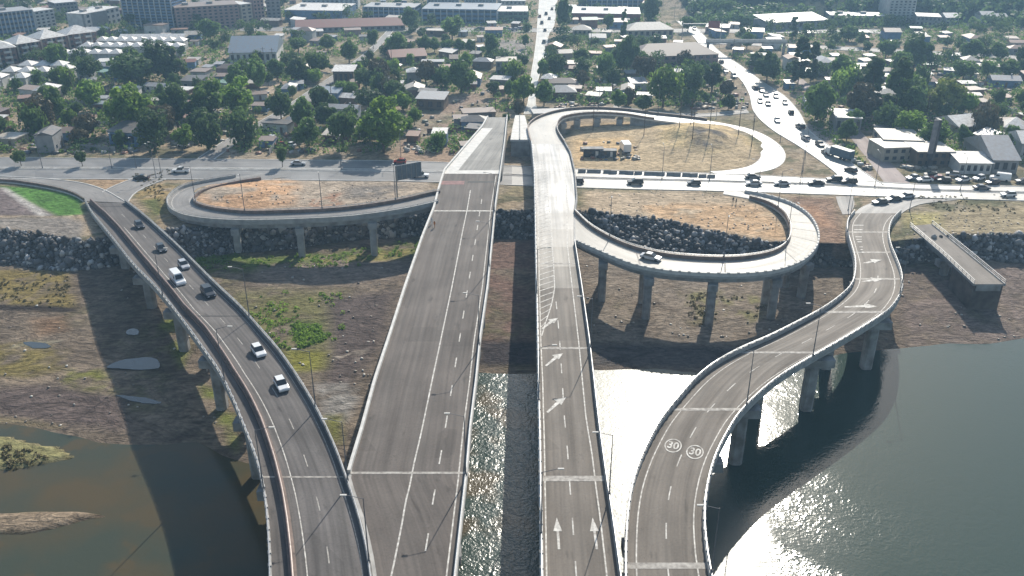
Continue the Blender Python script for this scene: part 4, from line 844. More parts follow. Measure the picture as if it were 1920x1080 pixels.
# ---------------------------------------------------------------- vehicles
GLASS = mat('car_glass', (.02, .025, .03), .1, .05, 1, spec=.7); TYRE = mat('tyre', (.02, .02, .02), .8); HUB = mat('hub', (.35, .35, .36), .35, metal=.7)
HL = mat('headlight', (.75, .76, .78), .2, .02); TL = mat('tail_light', (.35, .02, .02), .3, .02)
PAINTS = {k: mat('paint_' + k, c, .3, .04, 1, coat=.5) for k, c in {'white': (.75, .75, .74), 'silver': (.42, .43, .45), 'black': (.018, .018, .02), 'grey': (.10, .105, .11), 'red': (.32, .03, .025), 'blue': (.03, .06, .17)}.items()}
KD = {'hatchback': (3.9, 1.7, [(-1.95, .35), (-1.93, .75), (-1.75, .95), (.85, .95), (1.85, .75), (1.95, .55), (1.93, .3)], [(-1.75, .95), (-1.5, 1.46), (.15, 1.46), (.95, .95)]),
      'saloon car': (4.5, 1.75, [(-2.25, .35), (-2.22, .85), (-1.5, .95), (1.0, .93), (2.15, .75), (2.25, .55), (2.22, .3)], [(-1.6, .94), (-1.0, 1.42), (.3, 1.42), (1.1, .93)]),
      'estate car': (4.6, 1.85, [(-2.3, .4), (-2.27, .95), (-2.15, 1.05), (1.0, 1.05), (2.15, .9), (2.3, .65), (2.27, .35)], [(-2.15, 1.05), (-1.95, 1.7), (.2, 1.7), (1.05, 1.05)]),
      'pickup': (5.2, 1.85, [(-2.6, .45), (-2.6, 1.0), (1.1, 1.02), (2.45, .92), (2.6, .7), (2.57, .4)], [(-.75, 1.01), (-.6, 1.68), (.55, 1.68), (1.15, 1.01)]),
      'van': (5.4, 2.0, [(-2.7, .35), (-2.7, 1.2), (1.5, 1.2), (2.45, .95), (2.7, .7), (2.68, .35)], [(-2.68, 1.2), (-2.62, 2.25), (.95, 2.25), (1.65, 1.2)])}
def prism(mb, prof, w, inset=.1, taper=0):
    n = len(prof); V = []
    for sx, sc in ((-1, 1), (-1, 0), (1, 0), (1, 1)):
        for (y, z) in prof:
            yy_, zz = (y * .97, z - .04 * (z > .5)) if sc else (y, z)
            V.append((sx * (w / 2 - (0 if sc else inset)) - sx * taper * max(0, z - prof[0][1]), yy_, zz))
    f = []
    for r in range(3):
        for i in range(n): f.append((r * n + i, r * n + (i + 1) % n, (r + 1) * n + (i + 1) % n, (r + 1) * n + i))
    f += [tuple(range(n - 1, -1, -1)), tuple(range(3 * n, 4 * n))]; mb.add(V, f)
CARP = {}
def car_proto(kind, c):
    if (kind, c) in CARP: return copy_tree(CARP[(kind, c)])
    l, w, prof, cab = KD[kind]; root = link('van' if kind == 'van' else ('pickup' if kind == 'pickup' else 'car'), None)
    mb = MB(); prism(mb, prof, w, .12); closed(mb, 'body', PAINTS[c], root)
    mb = MB(); prism(mb, cab, w - .12, .08, .16); closed(mb, 'windows', GLASS if kind != 'van' else PAINTS[c], root)
    zt = cab[1][1]; mb = MB(); mb.box(-w / 2 + .24, w / 2 - .24, cab[1][0] + .08, cab[2][0] - .02, zt - .03, zt + .035); mb.build('roof', PAINTS[c], root)
    if kind == 'van':
        a, b = cab[2], cab[3]; mb = MB(); mb.add([(-.75, b[0] - .08, b[1] + .12), (.75, b[0] - .08, b[1] + .12), (.66, a[0] + .12, a[1] - .15), (-.66, a[0] + .12, a[1] - .15)], [(0, 1, 2, 3)])
        mb.v = [(x, y + .05, z) for x, y, z in mb.v]; mb.build('windscreen', GLASS, root)
        for s in (-1, 1): MB().box(s * .86 - .05, s * .86 + .08 if s > 0 else s * .86 + .05, .3, 1.2, 1.3, 1.85).build('side_window', GLASS, root)
    for s in (-1, 1):
        for yy_ in (-l * .31, l * .32):
            MB().tube((s * (w / 2 - .22), yy_, .33), (s * (w / 2 + .01), yy_, .33), .33, n=12).build('wheel', TYRE, root)
        MB().box(s * w * .34 - .18, s * w * .34 + .18, l / 2 - .1, l / 2 + .01, .58, .72).build('headlight', HL, root)
        MB().box(s * w * .36 - .15, s * w * .36 + .15, -l / 2 - .01, -l / 2 + .1, .68, .85).build('tail_light', TL, root)
    if kind == 'pickup': MB().box(-.75, .75, -2.45, -.85, .98, 1.03).build('cargo_bed', DARKM, root)
    CARP[(kind, c)] = root; return root
def put_car(px, py, kind, c, ang, place, z=None, base=GZ + .1, group='cars on the roads'):
    q = W(px, py, base if z is None else z); o = car_proto(kind, c); o.location = q; o.rotation_euler = (0, 0, ang)
    reg(o, f'{c} {kind}', place, 'van' if kind == 'van' else ('pickup' if kind == 'pickup' else 'car'), group); return o
def on_deck(dk, px, py, kind, c, place, back=True, dz=.03):
    d = near_d(dk, px, py); zc = float(np.interp(d, dk.t, dk.M[:, 2])); T = dk.tang(d); a = math.atan2(T.y, T.x) - math.pi / 2 + (0 if back else math.pi)
    return put_car(px, py, kind, c, a, place, z=zc + dz)
for x, y, k, c in ((262, 426, 'hatchback', 'black'), (303, 470, 'hatchback', 'black'), (345, 501, 'hatchback', 'silver'), (334, 529, 'van', 'white'), (391, 553, 'estate car', 'black'), (485, 663, 'hatchback', 'white'), (528, 726, 'hatchback', 'white')): on_deck(dL, x, y, k, c, 'driving on the curved bridge')
on_deck(dQ, 1220, 486, 'saloon car', 'silver', 'on the pale loop ramp')
H = math.pi / 2
for x, y, k, c, a in ((1191, 345, 'estate car', 'black', H), (1301, 346, 'hatchback', 'grey', H), (1411, 334, 'saloon car', 'grey', -H), (1413, 347, 'saloon car', 'silver', H), (1466, 347, 'saloon car', 'silver', H), (1530, 346, 'saloon car', 'black', H), (1564, 340, 'estate car', 'black', H), (1591, 344, 'estate car', 'black', H),
                     (1595, 322, 'hatchback', 'black', .6), (1650, 382, 'saloon car', 'grey', H + .3), (1675, 376, 'saloon car', 'grey', H + .3), (1699, 371, 'saloon car', 'silver', H + .3), (340, 323, 'pickup', 'white', H), (266, 336, 'saloon car', 'black', H), (788, 332, 'pickup', 'white', -H), (750, 306, 'hatchback', 'red', H), (1082, 343, 'hatchback', 'black', H), (1890, 368, 'hatchback', 'white', H), (1840, 355, 'saloon car', 'grey', -H), (560, 309, 'saloon car', 'silver', -H)):
    put_car(x, y, k, c, a, 'on the avenue')
rc = random.Random(3)
kinds = ['hatchback', 'saloon car', 'estate car', 'hatchback']; cols = ['black', 'grey', 'silver', 'white', 'black', 'grey', 'red']
for x, y in ((1537, 273), (1500, 240), (1483, 213), (1472, 195), (1457, 228), (1455, 183), (1440, 197), (1428, 172), (1425, 192), (1360, 135), (1376, 145), (1280, 38), (1302, 56), (1416, 167), (1436, 180), (1510, 262), (1352, 118), (1548, 288)):
    on_deck(dD, x, y, rc.choice(kinds), rc.choice(cols[:5]), 'on the busy diagonal road', rc.random() < .5)
for x, y in ((1020, 80), (1012, 32), (1024, 27), (1030, 36), (1016, 44), (1022, 58), (1035, 18)): on_deck(dC2, x, y, rc.choice(kinds), rc.choice(cols), 'on the far glaring road')
for x, y, k, c in ((1712, 336, 'saloon car', 'silver'), (1733, 340, 'saloon car', 'white'), (1758, 337, 'saloon car', 'red'), (1786, 330, 'hatchback', 'silver'), (1805, 340, 'saloon car', 'white'), (1835, 337, 'hatchback', 'white'), (1874, 338, 'van', 'white'), (1860, 345, 'hatchback', 'black'), (1919, 343, 'saloon car', 'grey'), (1745, 331, 'hatchback', 'black'), (1770, 341, 'hatchback', 'black')):
    put_car(x, y, k, c, H + rc.uniform(-.5, .5), 'parked before the right shops', group='parked cars')
for i in range(15): put_car(545 + i * 6.3, 45 + rc.uniform(-1, 1), rc.choice(kinds), rc.choice(cols), rc.uniform(-.3, .3), 'parked in the far left car park', group='parked cars')
for i in range(13): put_car(897 + i * 7.5, 56 + rc.uniform(-1.5, 1.5), rc.choice(kinds), rc.choice(cols), H + rc.uniform(-.1, .1), 'queued on the far cross street', group='queued cars')
for x, y in ((524, 274), (545, 274), (508, 262), (345, 275), (620, 262), (690, 110), (672, 120)): put_car(x, y, rc.choice(kinds), rc.choice(cols), rc.uniform(0, 3), 'parked among the left houses', group='parked cars')
def truck(name, label, q, ang, L_, col_c, col_b):
    root = link(name, None, None, q, ang); tag(root, label, name)
    mb = MB(); prism(mb, [(L_ / 2 - 2, .5), (L_ / 2 - 2, 2.6), (L_ / 2 - .5, 2.6), (L_ / 2, 1.5), (L_ / 2, .5)], 2.3, .1); closed(mb, 'cab', col_c, root)
    MB().add([(-.95, L_ / 2 - .03, 1.6), (.95, L_ / 2 - .03, 1.6), (.9, L_ / 2 - .42, 2.45), (-.9, L_ / 2 - .42, 2.45)], [(0, 1, 2, 3)]).build('windscreen', GLASS, root)
    MB().box(-1.2, 1.2, -L_ / 2, L_ / 2 - 2.1, .9, 3.3).build('cargo_box', col_b, root); MB().box(-.5, .5, -L_ / 2 + .1, L_ / 2 - .3, .5, .88).build('chassis', DARKM, root)
    for s in (-1, 1):
        for y in (-L_ * .3, -L_ * .17, L_ * .34): MB().tube((s * .85, y, .48), (s * 1.15, y, .48), .48, n=12).build('wheel', TYRE, root)
PAINTS['teal'] = mat('paint_teal', (.08, .13, .17), .4)
truck('truck', 'long box truck with pale roof on the busy diagonal road near the avenue', W(1572, 296, GZ + .12), .55, 9.5, PAINTS['white'], PAINTS['teal'])
truck('truck', 'white box truck standing on the dirt inside the upper loop', W(1172, 284, GZ), .1, 7, PAINTS['white'], PAINTS['white'])
# ---------------------------------------------------------------- billboard, hut, barriers, people
bb = link('billboard', None, None, W(745, 372, GZ)); tag(bb, 'grey billboard on a post seen from behind, left of the wide bridge', 'billboard')
MB().tube((0, 0, 0), (0, 0, 9.2), .22, .18, 8).build('post', GALV, bb)
mb = MB(); e1 = W(791, 349, GZ) - W(745, 372, GZ); a = math.atan2(4.5, 6.8); Mx = Matrix.Rotation(a, 4, 'Z')
mb.box(0, 7.6, -.12, .12, 5.0, 9.1, Mx); mb.build('panel', mat('panel_back', (.16, .19, .22), .6, .12, .8), bb)
mb = MB()
for i in range(6): mb.box(.2 + i * 1.42, .32 + i * 1.42, -.24, -.125, 4.9, 9.2, Mx)
mb.build('frame', GALV, bb)
def hut(px, py, w, d, h, c, label, ang=0):
    o = link('site_hut', None, None, W(px, py, GZ), ang); tag(o, label, 'hut')
    MB().box(-w / 2, w / 2, -d / 2, d / 2, 0, h).build('wall', c, o); MB().box(-w / 2 - .15, w / 2 + .15, -d / 2 - .15, d / 2 + .15, h + .003, h + .15).build('roof', CONC_D, o)
    MB().box(-w * .3, -w * .1, -d / 2 - .05, -d / 2 - .003, 1, 1.9).build('window', GLASS, o); MB().box(w * .1, w * .25, -d / 2 - .05, -d / 2 - .003, 0, 2).build('door', CONC_W, o)
hut(1112, 293, 6, 2.5, 2.6, mat('hut_dark', (.05, .055, .06), .7), 'dark site cabin on the dirt inside the upper loop'); hut(1140, 294, 5, 2.5, 2.2, mat('hut_dark2', (.06, .07, .08), .7), 'low dark site cabin with pale roof beside the taller cabin')
bp0 = None
for i in range(17):
    q = W(1092 + i * 15 + random.uniform(-3, 3), 322.3 + i * .62 + random.uniform(-.6, .6), GZ + .06)
    if bp0 is None:
        bp0 = link('road_barrier', None); mb = MB(); prism(mb, [(-.3, 0), (-.3, .2), (-.1, .4), (-.08, .85), (.08, .85), (.1, .4), (.3, .2), (.3, 0)], 2.3, .05); o_ = closed(mb, 'segment', CONC_D, bp0)
        MB().box(-1.0, 1.0, -.07, .07, .85, .88).build('cap', CONC_D, bp0); o = bp0
    else: o = copy_tree(bp0)
    o.location = q; o.rotation_euler = (0, 0, random.uniform(-.12, .12)); reg(o, 'grey concrete road barrier', 'along the avenue top edge', 'barrier', 'barriers along the avenue')
def person(px, py, z, ang, shirt, label, stride=.18):
    me = bpy.data.meshes.new('person')
    V = [(0, 0, .95), (0, .01, 1.2), (0, 0, 1.42), (0, 0, 1.52), (0, .02, 1.66), (0, .02, 1.76), (-.1, 0, .9), (-.1, stride, .5), (-.1, stride * .7, .08), (-.1, stride * .7 + .16, .04), (.1, 0, .9), (.1, -stride * .3, .5), (.1, -stride, .08), (.1, -stride + .16, .04),
         (-.19, 0, 1.4), (-.24, -.04, 1.13), (-.24, .1, .9), (-.24, .14, .82), (.19, 0, 1.4), (.24, -.02, 1.13), (.24, .12, .92), (.24, .16, .84)]
    E = [(0, 1), (1, 2), (2, 3), (3, 4), (4, 5), (0, 6), (6, 7), (7, 8), (8, 9), (0, 10), (10, 11), (11, 12), (12, 13), (2, 14), (14, 15), (15, 16), (16, 17), (2, 18), (18, 19), (19, 20), (20, 21)]
    rad = [.15, .14, .15, .06, .1, .08, .1, .07, .045, .04, .1, .07, .045, .04, .07, .05, .035, .03, .07, .05, .035, .03]
    me.from_pydata(V, E, []); o = link('person', me, None, W(px, py, z), ang); me.materials.append(mat('clothes_' + shirt, {'orange': (.6, .2, .03), 'white': (.7, .7, .68), 'dark': (.04, .045, .06)}[shirt], .8))
    sk = o.modifiers.new('s', 'SKIN'); lay = me.skin_vertices[0] if me.skin_vertices else None
    if lay:
        for i, r in enumerate(rad): lay.data[i].radius = (r, r * .8)
        lay.data[0].use_root = True
    o.modifiers.new('u', 'SUBSURF').levels = 1; o.modifiers['u'].render_levels = 1
    tag(o, label, 'person')
    MB().tube((0, .02, 1.7), (0, .02, 1.84), .125, .07, 10).build('helmet', PAINT, o); return o
for a in ((810, 421, 12.5, .3, 'white', 'person in white walking at the wide bridge edge, on the left'), (815, 427, 12.5, -.5, 'orange', 'person in orange standing at the wide bridge edge'), (1374, 381, GZ, 0, 'dark', 'person in dark clothes on dirt by the pale ramp, left of a pair'), (1380, 383, GZ, 1, 'dark', 'person in dark clothes on dirt by the pale ramp, right of a pair')):
    p = person(*a)
    if a[2] == GZ: p.location.z = hz(p.location.x, p.location.y)
# ---------------------------------------------------------------- buildings
WALLC = {'cream': (.42, .37, .30), 'brown': (.22, .13, .10), 'grey': (.28, .28, .28), 'white': (.62, .61, .58), 'blue': (.13, .22, .36), 'pink': (.36, .24, .22), 'red': (.28, .08, .06), 'green': (.16, .24, .18), 'teal': (.08, .40, .38), 'wood': (.19, .14, .10), 'pale': (.50, .50, .48)}
ROOFC = {'white': (.72, .70, .66), 'grey': (.33, .34, .35), 'rusty': (.30, .17, .12), 'brown': (.22, .16, .13), 'dark': (.08, .085, .09), 'blue': (.18, .24, .30), 'tiled red': (.30, .12, .085), 'pale': (.48, .44, .38), 'green': (.16, .32, .26), 'teal': (.05, .42, .38)}  # white also holds the glare of sheet-metal roofs in its base colour
WM_ = {k: mat('wall_' + k, c, .85, .12, .5) for k, c in WALLC.items()}; RM_ = {k: mat('roof_' + k, c, .5, .1, 1.1, spec=.5, c2=tuple(a * .5 + b * .5 for a, b in zip(c, (.24, .19, .15)))) for k, c in ROOFC.items()}
PANE = mat('window_pane', (.035, .045, .06), .15, .1, 1, spec=.6)
WINMESH = MB().box(-.5, .5, -.06, 0, -.5, .5).mesh('window', PANE)
def win(parent, x, y, z, w, h, rz=0, name='window'):
    o = link(name, WINMESH, parent, (x, y, z), rz); o.scale = (w, 1, h); return o
def roof_mesh(w, d, h, kind, ov=.35):
    mb = MB(); W2, D2 = w / 2 + ov, d / 2 + ov
    if kind == 'gable':
        rh = d * .2; mb.add([(-W2, -D2, h), (W2, -D2, h), (W2, D2, h), (-W2, D2, h), (-W2, 0, h + rh), (W2, 0, h + rh)], [(0, 1, 5, 4), (3, 4, 5, 2), (0, 4, 3), (1, 2, 5), (0, 3, 2, 1)])
    elif kind == 'hip':
        rh = d * .26; k = max(0, W2 - D2) ; mb.add([(-W2, -D2, h), (W2, -D2, h), (W2, D2, h), (-W2, D2, h), (-k - .01, 0, h + rh), (k + .01, 0, h + rh)], [(0, 1, 5, 4), (3, 4, 5, 2), (0, 4, 3), (1, 2, 5), (0, 3, 2, 1)])
    elif kind == 'shed':
        mb.add([(-W2, -D2, h), (W2, -D2, h), (W2, D2, h + d * .12), (-W2, D2, h + d * .12), (-W2, -D2, h + .14), (W2, -D2, h + .14), (W2, D2, h + d * .12 + .14), (-W2, D2, h + d * .12 + .14)], [(0, 3, 2, 1), (4, 5, 6, 7), (0, 1, 5, 4), (1, 2, 6, 5), (2, 3, 7, 6), (3, 0, 4, 7)])
    else: mb.box(-W2, W2, -D2, D2, h + .003, h + .3)
    return mb
def house(x, y, w, d, h, rz, roof, wall, rk, place, near=True, group='houses of the city'):
    o = link('house', None, None, (x, y, hz(x, y)), rz)
    mb = MB(); mb.box(-w / 2, w / 2, -d / 2, d / 2, -.5, h + (0 if rk != 'shed' else 0)); mb.build('wall', WM_[wall], o)
    if rk == 'shed': MB().add([(-w / 2, -d / 2, h), (w / 2, -d / 2, h), (w / 2, d / 2, h), (-w / 2, d / 2, h), (-w / 2, d / 2, h + d * .12), (w / 2, d / 2, h + d * .12)], [(0, 1, 5, 4), (0, 4, 3), (1, 2, 5), (2, 3, 4, 5)]).build('gable', WM_[wall], o)
    rmb = roof_mesh(w, d, h, rk)
    if near and rk in ('gable', 'shed') and random.random() < .5: rmb.box(w * .2, w * .2 + .5, -.3, .3, h, h + d * .2 + .7)
    rmb.build('roof', RM_[roof], o)
    n = max(1, int(w / 3.2))
    if near:
        for i in range(n):
            xx = -w / 2 + (i + .5) * w / n
            if i == n // 2: MB().box(xx - .45, xx + .45, -d / 2 - .06, -d / 2 - .003, 0, 2.1).build('door', WM_['wood'], o)
            else: win(o, xx, -d / 2 - .003, 1.5, 1.1, 1.0)
    else: win(o, -w * .2, -d / 2 - .003, 1.5, 1.4, 1.1)
    rw = {'gable': 'gabled', 'hip': 'hip-roofed', 'shed': 'lean-to', 'flat': 'flat-roofed'}[rk]
    reg(o, f'{"small" if w * d < 55 else ("long" if w > 1.8 * d else "large")} {wall}-walled {rw} house under {roof} roof', place, 'house', group); OCC.append((x, y, max(w, d) * .55)); return o
def block(p0, p1, top, depth, wall, roof, floors, bays, style, label, rk='flat', cat='building'):
    a = W(*p0, GZ); b = W(*p1, GZ); w = (b - a).length; rz = math.atan2(b.y - a.y, b.x - a.x); m = (a + b) / 2; c = m + Vector((-math.sin(rz), math.cos(rz), 0)) * depth / 2
    lo, hi = 0, 90
    for _ in range(30):
        t = (lo + hi) / 2
        if Pix(m.x, m.y, GZ + t)[1] > top: lo = t
        else: hi = t
    h = lo; o = link('building', None, None, (c.x, c.y, GZ), rz); tag(o, label, cat)
    MB().box(-w / 2, w / 2, -depth / 2, depth / 2, -.5, h).build('wall', WM_[wall], o)
    roof_mesh(w, depth, h, rk, .15 if rk == 'flat' else .5).build('roof', RM_[roof], o)
    if rk == 'flat':
        for i in range(int(w / 14)): MB().box(-w / 2 + 5 + i * 13, -w / 2 + 8 + i * 13, -1, 1.5, h + .303, h + 1.5).build('roof_unit', CONC, o)
    fh = h / max(1, floors)
    for f in range(floors):
        z = fh * (f + .55)
        if style == 'bands':
            MB().box(-w / 2 + .6, w / 2 - .6, -depth / 2 - .05, -depth / 2 - .003, z - fh * .22, z + fh * .22).build('window_band', PANE, o)
            for s in (-1, 1): MB().box(min(s * (w / 2 + .003), s * (w / 2 + .05)), max(s * (w / 2 + .003), s * (w / 2 + .05)), -depth / 2 + .8, depth / 2 - .8, z - fh * .22, z + fh * .22).build('window_band', PANE, o)
        elif style == 'win':
            for i in range(bays): win(o, -w / 2 + (i + .5) * w / bays, -depth / 2 - .003, z, w / bays * .5, fh * .5)
    if style == 'bands':
        for i in range(bays + 1): xx = -w / 2 + i * w / bays; MB().box(xx - .3, xx + .3, -depth / 2 - .35, -depth / 2 - .053, 0, h).build('pilaster', WM_['pale'] if wall == 'blue' else WM_[wall], o)
    if style == 'balcony':
        for i in range(bays):
            xx = -w / 2 + (i + .5) * w / bays
            for f in range(floors):
                z = fh * (f + .5)
                if i % 2: MB().box(xx - 1.5, xx + 1.5, -depth / 2 - 1.2, -depth / 2 - .003, z - fh * .45, z - fh * .1).build('balcony', WM_['white'], o)
                win(o, xx, -depth / 2 - .003, z + .1, w / bays * .45, fh * .45)
        for i in range(bays + 1):
            if i % 2 == 0: xx = -w / 2 + i * w / bays; MB().box(xx - .35, xx + .35, -depth / 2 - .6, -depth / 2 - .003, 0, h - .01).build('pilaster', WM_['cream'], o)
    for t in np.linspace(-.45, .45, max(2, int(w / 8))): OCC.append((c.x + math.cos(rz) * w * t, c.y + math.sin(rz) * w * t, depth * .55 + 2))
    return o
BL = [((-40, 136), (38, 127), 92, 12, 'brown', 'white', 4, 7, 'balcony', 'brown balcony flats with white roof, nearest block of the left row', 'hip'),
      ((40, 123), (82, 116), 80, 12, 'brown', 'white', 4, 5, 'balcony', 'brown balcony flats with white roof, second block of the left row', 'hip'),
      ((84, 112), (132, 104), 70, 12, 'brown', 'white', 4, 5, 'balcony', 'brown balcony flats with white roof, third block of the left row', 'hip'),
      ((134, 101), (186, 94), 62, 12, 'brown', 'white', 4, 5, 'balcony', 'brown balcony flats with white roof, farthest block of the left row', 'hip'),
      ((0, 70), (70, 62), 22, 16, 'blue', 'grey', 5, 9, 'bands', 'wide dark blue office block in the far top left corner', 'flat'),
      ((72, 60), (108, 54), 20, 12, 'pale', 'white', 6, 4, 'win', 'pale narrow office beside the dark blue block', 'flat'),
      ((110, 40), (150, 36), 5, 14, 'grey', 'white', 5, 6, 'bands', 'grey office slab behind the white office', 'flat'),
      ((132, 54), (162, 57), 26, 16, 'grey', 'grey', 1, 1, 'none', 'plain grey hall left of the white office', 'flat'),
      ((165, 57), (228, 42), 20, 12, 'white', 'white', 3, 7, 'win', 'white angled office with three rows of windows', 'flat'),
      ((236, 54), (328, 56), -12, 18, 'blue', 'blue', 12, 9, 'bands', 'tall blue glass tower block in the far left', 'flat'),
      ((334, 58), (452, 50), 12, 18, 'pink', 'brown', 7, 12, 'win', 'broad pinkish brown block with rows of dark windows', 'flat'),
      ((456, 50), (476, 47), 8, 14, 'cream', 'white', 6, 2, 'win', 'cream stair tower at the end of the pinkish block', 'flat'),
      ((479, 42), (498, 40), -14, 14, 'pink', 'grey', 8, 3, 'win', 'pink slim high-rise right of the cream tower', 'flat'), ((502, 36), (528, 35), -18, 14, 'grey', 'grey', 8, 3, 'win', 'grey slim high-rise right of the pink one', 'flat'),
      ((535, 38), (642, 40), 20, 30, 'blue', 'white', 1, 8, 'none', 'low shopping hall with white roof panels behind the car park', 'flat'),
      ((568, 18), (672, 17), -22, 16, 'pale', 'white', 9, 12, 'win', 'wide pale high-rise at the top edge, left of centre', 'flat'),
      ((682, 34), (778, 36), 14, 18, 'blue', 'grey', 3, 10, 'bands', 'low blue-grey office at the top edge', 'flat'),
      ((792, 42), (932, 44), 18, 26, 'blue', 'blue', 3, 12, 'bands', 'broad blue glass podium behind the poplar', 'flat'), ((802, 24), (860, 24), -20, 16, 'pale', 'blue', 9, 9, 'bands', 'pale blue finned tower over the glass podium, left one', 'flat'), ((872, 24), (930, 24), -20, 16, 'pale', 'blue', 9, 9, 'bands', 'pale blue finned tower over the glass podium, right one', 'flat'),
      ((934, 40), (990, 40), 22, 22, 'green', 'white', 2, 6, 'bands', 'low greenish hall with white roof left of the glaring road', 'flat'), ((940, 16), (985, 16), 2, 14, 'white', 'white', 2, 6, 'win', 'small white building at the top left of the glaring road', 'flat'),
      ((1072, 40), (1200, 42), 26, 26, 'red', 'white', 1, 1, 'none', 'red shopping hall with wide white roof right of the glaring road', 'flat'), ((1090, 14), (1205, 14), -6, 18, 'blue', 'pale', 3, 12, 'bands', 'long bluish office behind the red hall', 'flat'),
      ((1296, 12), (1328, 14), 0, 10, 'teal', 'teal', 1, 1, 'none', 'bright turquoise kiosk roof at the top edge', 'flat'),
      ((1663, 42), (1712, 42), -30, 16, 'pale', 'grey', 14, 6, 'win', 'pale high-rise tower below the wooded hill', 'flat'), ((1555, 44), (1656, 46), 30, 14, 'grey', 'white', 2, 12, 'win', 'long grey low-rise left of the pale tower', 'flat'), ((1716, 48), (1762, 50), 32, 14, 'grey', 'grey', 2, 6, 'win', 'grey low-rise right of the pale tower', 'flat'),
      ((1772, 46), (1796, 46), 33, 10, 'white', 'white', 2, 3, 'win', 'small white house under the hill, near the tower', 'gable'), ((1840, 46), (1864, 46), 30, 10, 'white', 'grey', 2, 3, 'win', 'taller white gabled house under the hill', 'gable'), ((1870, 46), (1888, 46), 34, 10, 'pale', 'grey', 2, 3, 'win', 'small pale house right of the taller gabled one', 'gable'),
      ((1412, 34), (1500, 32), 16, 20, 'blue', 'pale', 2, 8, 'bands', 'hazy blue warehouse under the left hill foot', 'flat'), ((1520, 32), (1600, 30), 18, 16, 'grey', 'grey', 2, 8, 'win', 'hazy grey terrace under the hill', 'flat'),
      ((1322, 62), (1366, 64), 52, 12, 'pink', 'white', 1, 5, 'win', 'pink low building with white roof beside the diagonal road', 'flat'), ((1440, 58), (1550, 52), 40, 16, 'grey', 'white', 1, 10, 'win', 'long shed with bright white roof by the thin poplar', 'shed'),
      ((556, 62), (760, 56), 50, 16, 'grey', 'tiled red', 1, 18, 'win', 'very long low building with dark red roof below the car park', 'gable'), ((432, 120), (520, 118), 98, 26, 'white', 'blue', 1, 8, 'win', 'wide hall with faceted blue-grey roof above the left street', 'gable'),
      ((225, 84), (344, 83), 73, 9, 'brown', 'white', 1, 14, 'win', 'long terrace with white roof and dark red back', 'gable'), ((1190, 128), (1345, 122), 104, 16, 'pink', 'brown', 2, 12, 'win', 'long pinkish school building with brown roof', 'hip'),
      ((735, 122), (800, 118), 106, 12, 'wood', 'tiled red', 1, 6, 'win', 'red tiled long house below the tree row', 'gable'), ((626, 158), (664, 158), 134, 8, 'wood', 'white', 1, 4, 'win', 'wooden shed with bright white roof beside a round tree', 'shed'),
      ((930, 142), (968, 142), 116, 10, 'grey', 'pale', 2, 4, 'win', 'grey two-storey house left of the glaring road', 'flat'), ((1075, 68), (1108, 68), 56, 8, 'cream', 'pale', 1, 4, 'win', 'cream bungalow below the red hall, left one', 'hip'), ((1176, 72), (1262, 70), 56, 12, 'cream', 'pale', 1, 8, 'win', 'cream long bungalow below the red hall', 'hip'),
      ((1652, 272), (1768, 276), 256, 12, 'cream', 'pale', 1, 8, 'win', 'long cream depot with pale flat roof', 'flat'), ((1654, 304), (1712, 302), 278, 10, 'cream', 'pale', 2, 4, 'win', 'cream two-storey shop with pale roof', 'flat'), ((1716, 312), (1786, 312), 286, 11, 'wood', 'pale', 2, 5, 'win', 'brown two-storey shop behind the parked cars', 'flat'),
      ((1634, 268), (1652, 290), 252, 12, 'cream', 'pale', 2, 2, 'win', 'cream end wing of the depot near the diagonal road', 'flat'), ((1796, 326), (1856, 327), 306, 8, 'white', 'white', 1, 5, 'win', 'low white workshop behind the white van', 'shed'), ((1858, 325), (1905, 326), 300, 22, 'grey', 'grey', 1, 3, 'win', 'grey gabled barn right of the workshop', 'gable'),
      ((1824, 268), (1868, 284), 258, 9, 'white', 'grey', 1, 3, 'win', 'white house with grey gable roof and dark window', 'gable'), ((1564, 248), (1612, 250), 222, 12, 'grey', 'white', 1, 4, 'win', 'grey shed with white roof near the diagonal road', 'flat'), ((1795, 256), (1842, 252), 236, 12, 'cream', 'white', 1, 4, 'win', 'white-roofed long house right of the depot', 'gable'),
      ((1880, 258), (1915, 262), 240, 10, 'white', 'white', 1, 3, 'win', 'white bungalow at the right edge', 'hip'), ((207, 272), (258, 276), 248, 9, 'blue', 'dark', 1, 3, 'win', 'dark blue house with grey roof beside the left grove', 'shed'), ((1910, 300), (1980, 303), 270, 12, 'pale', 'white', 1, 3, 'win', 'pale house cut by the right picture edge', 'gable'),
      ((607, 268), (652, 270), 254, 8, 'brown', 'pale', 1, 3, 'win', 'two-part rusty shed with pale roofs left of the big tree', 'shed'), ((810, 274), (838, 274), 252, 7, 'blue', 'white', 1, 2, 'win', 'small blue-grey cabin left of the bridge end', 'flat'), ((782, 205), (832, 207), 186, 8, 'wood', 'grey', 1, 3, 'win', 'wooden shack with grey roofs above the dirt', 'shed')]
for b in BL: block(*b[:10], rk=b[10])
def blocks_road(x, y, h, r):
    for k in (.35, .7, 1.0):
        t = CH / (CH - GZ) if 0 else (CH - GZ) / (CH - GZ - h * k); X_, Y_ = x * t, y * t
        for dk in (dD, dC2, dU):
            w = np.linalg.norm(dk.L - dk.Rr, axis=1) / 2
            if ((dk.M[:, 0] - X_) ** 2 + (dk.M[:, 1] - Y_) ** 2 < (w + r * .8) ** 2).any(): return True
    return False
def clear(x, y, r):
    for dk in ROADS + ALLDECKS:
        M = dk.M; w = np.linalg.norm(dk.L - dk.Rr, axis=1) / 2
        if ((M[:, 0] - x) ** 2 + (M[:, 1] - y) ** 2 < (w + r) ** 2).any(): return False
    return all((a - x) ** 2 + (b - y) ** 2 > (c * .8 + r) ** 2 for a, b, c in OCC)
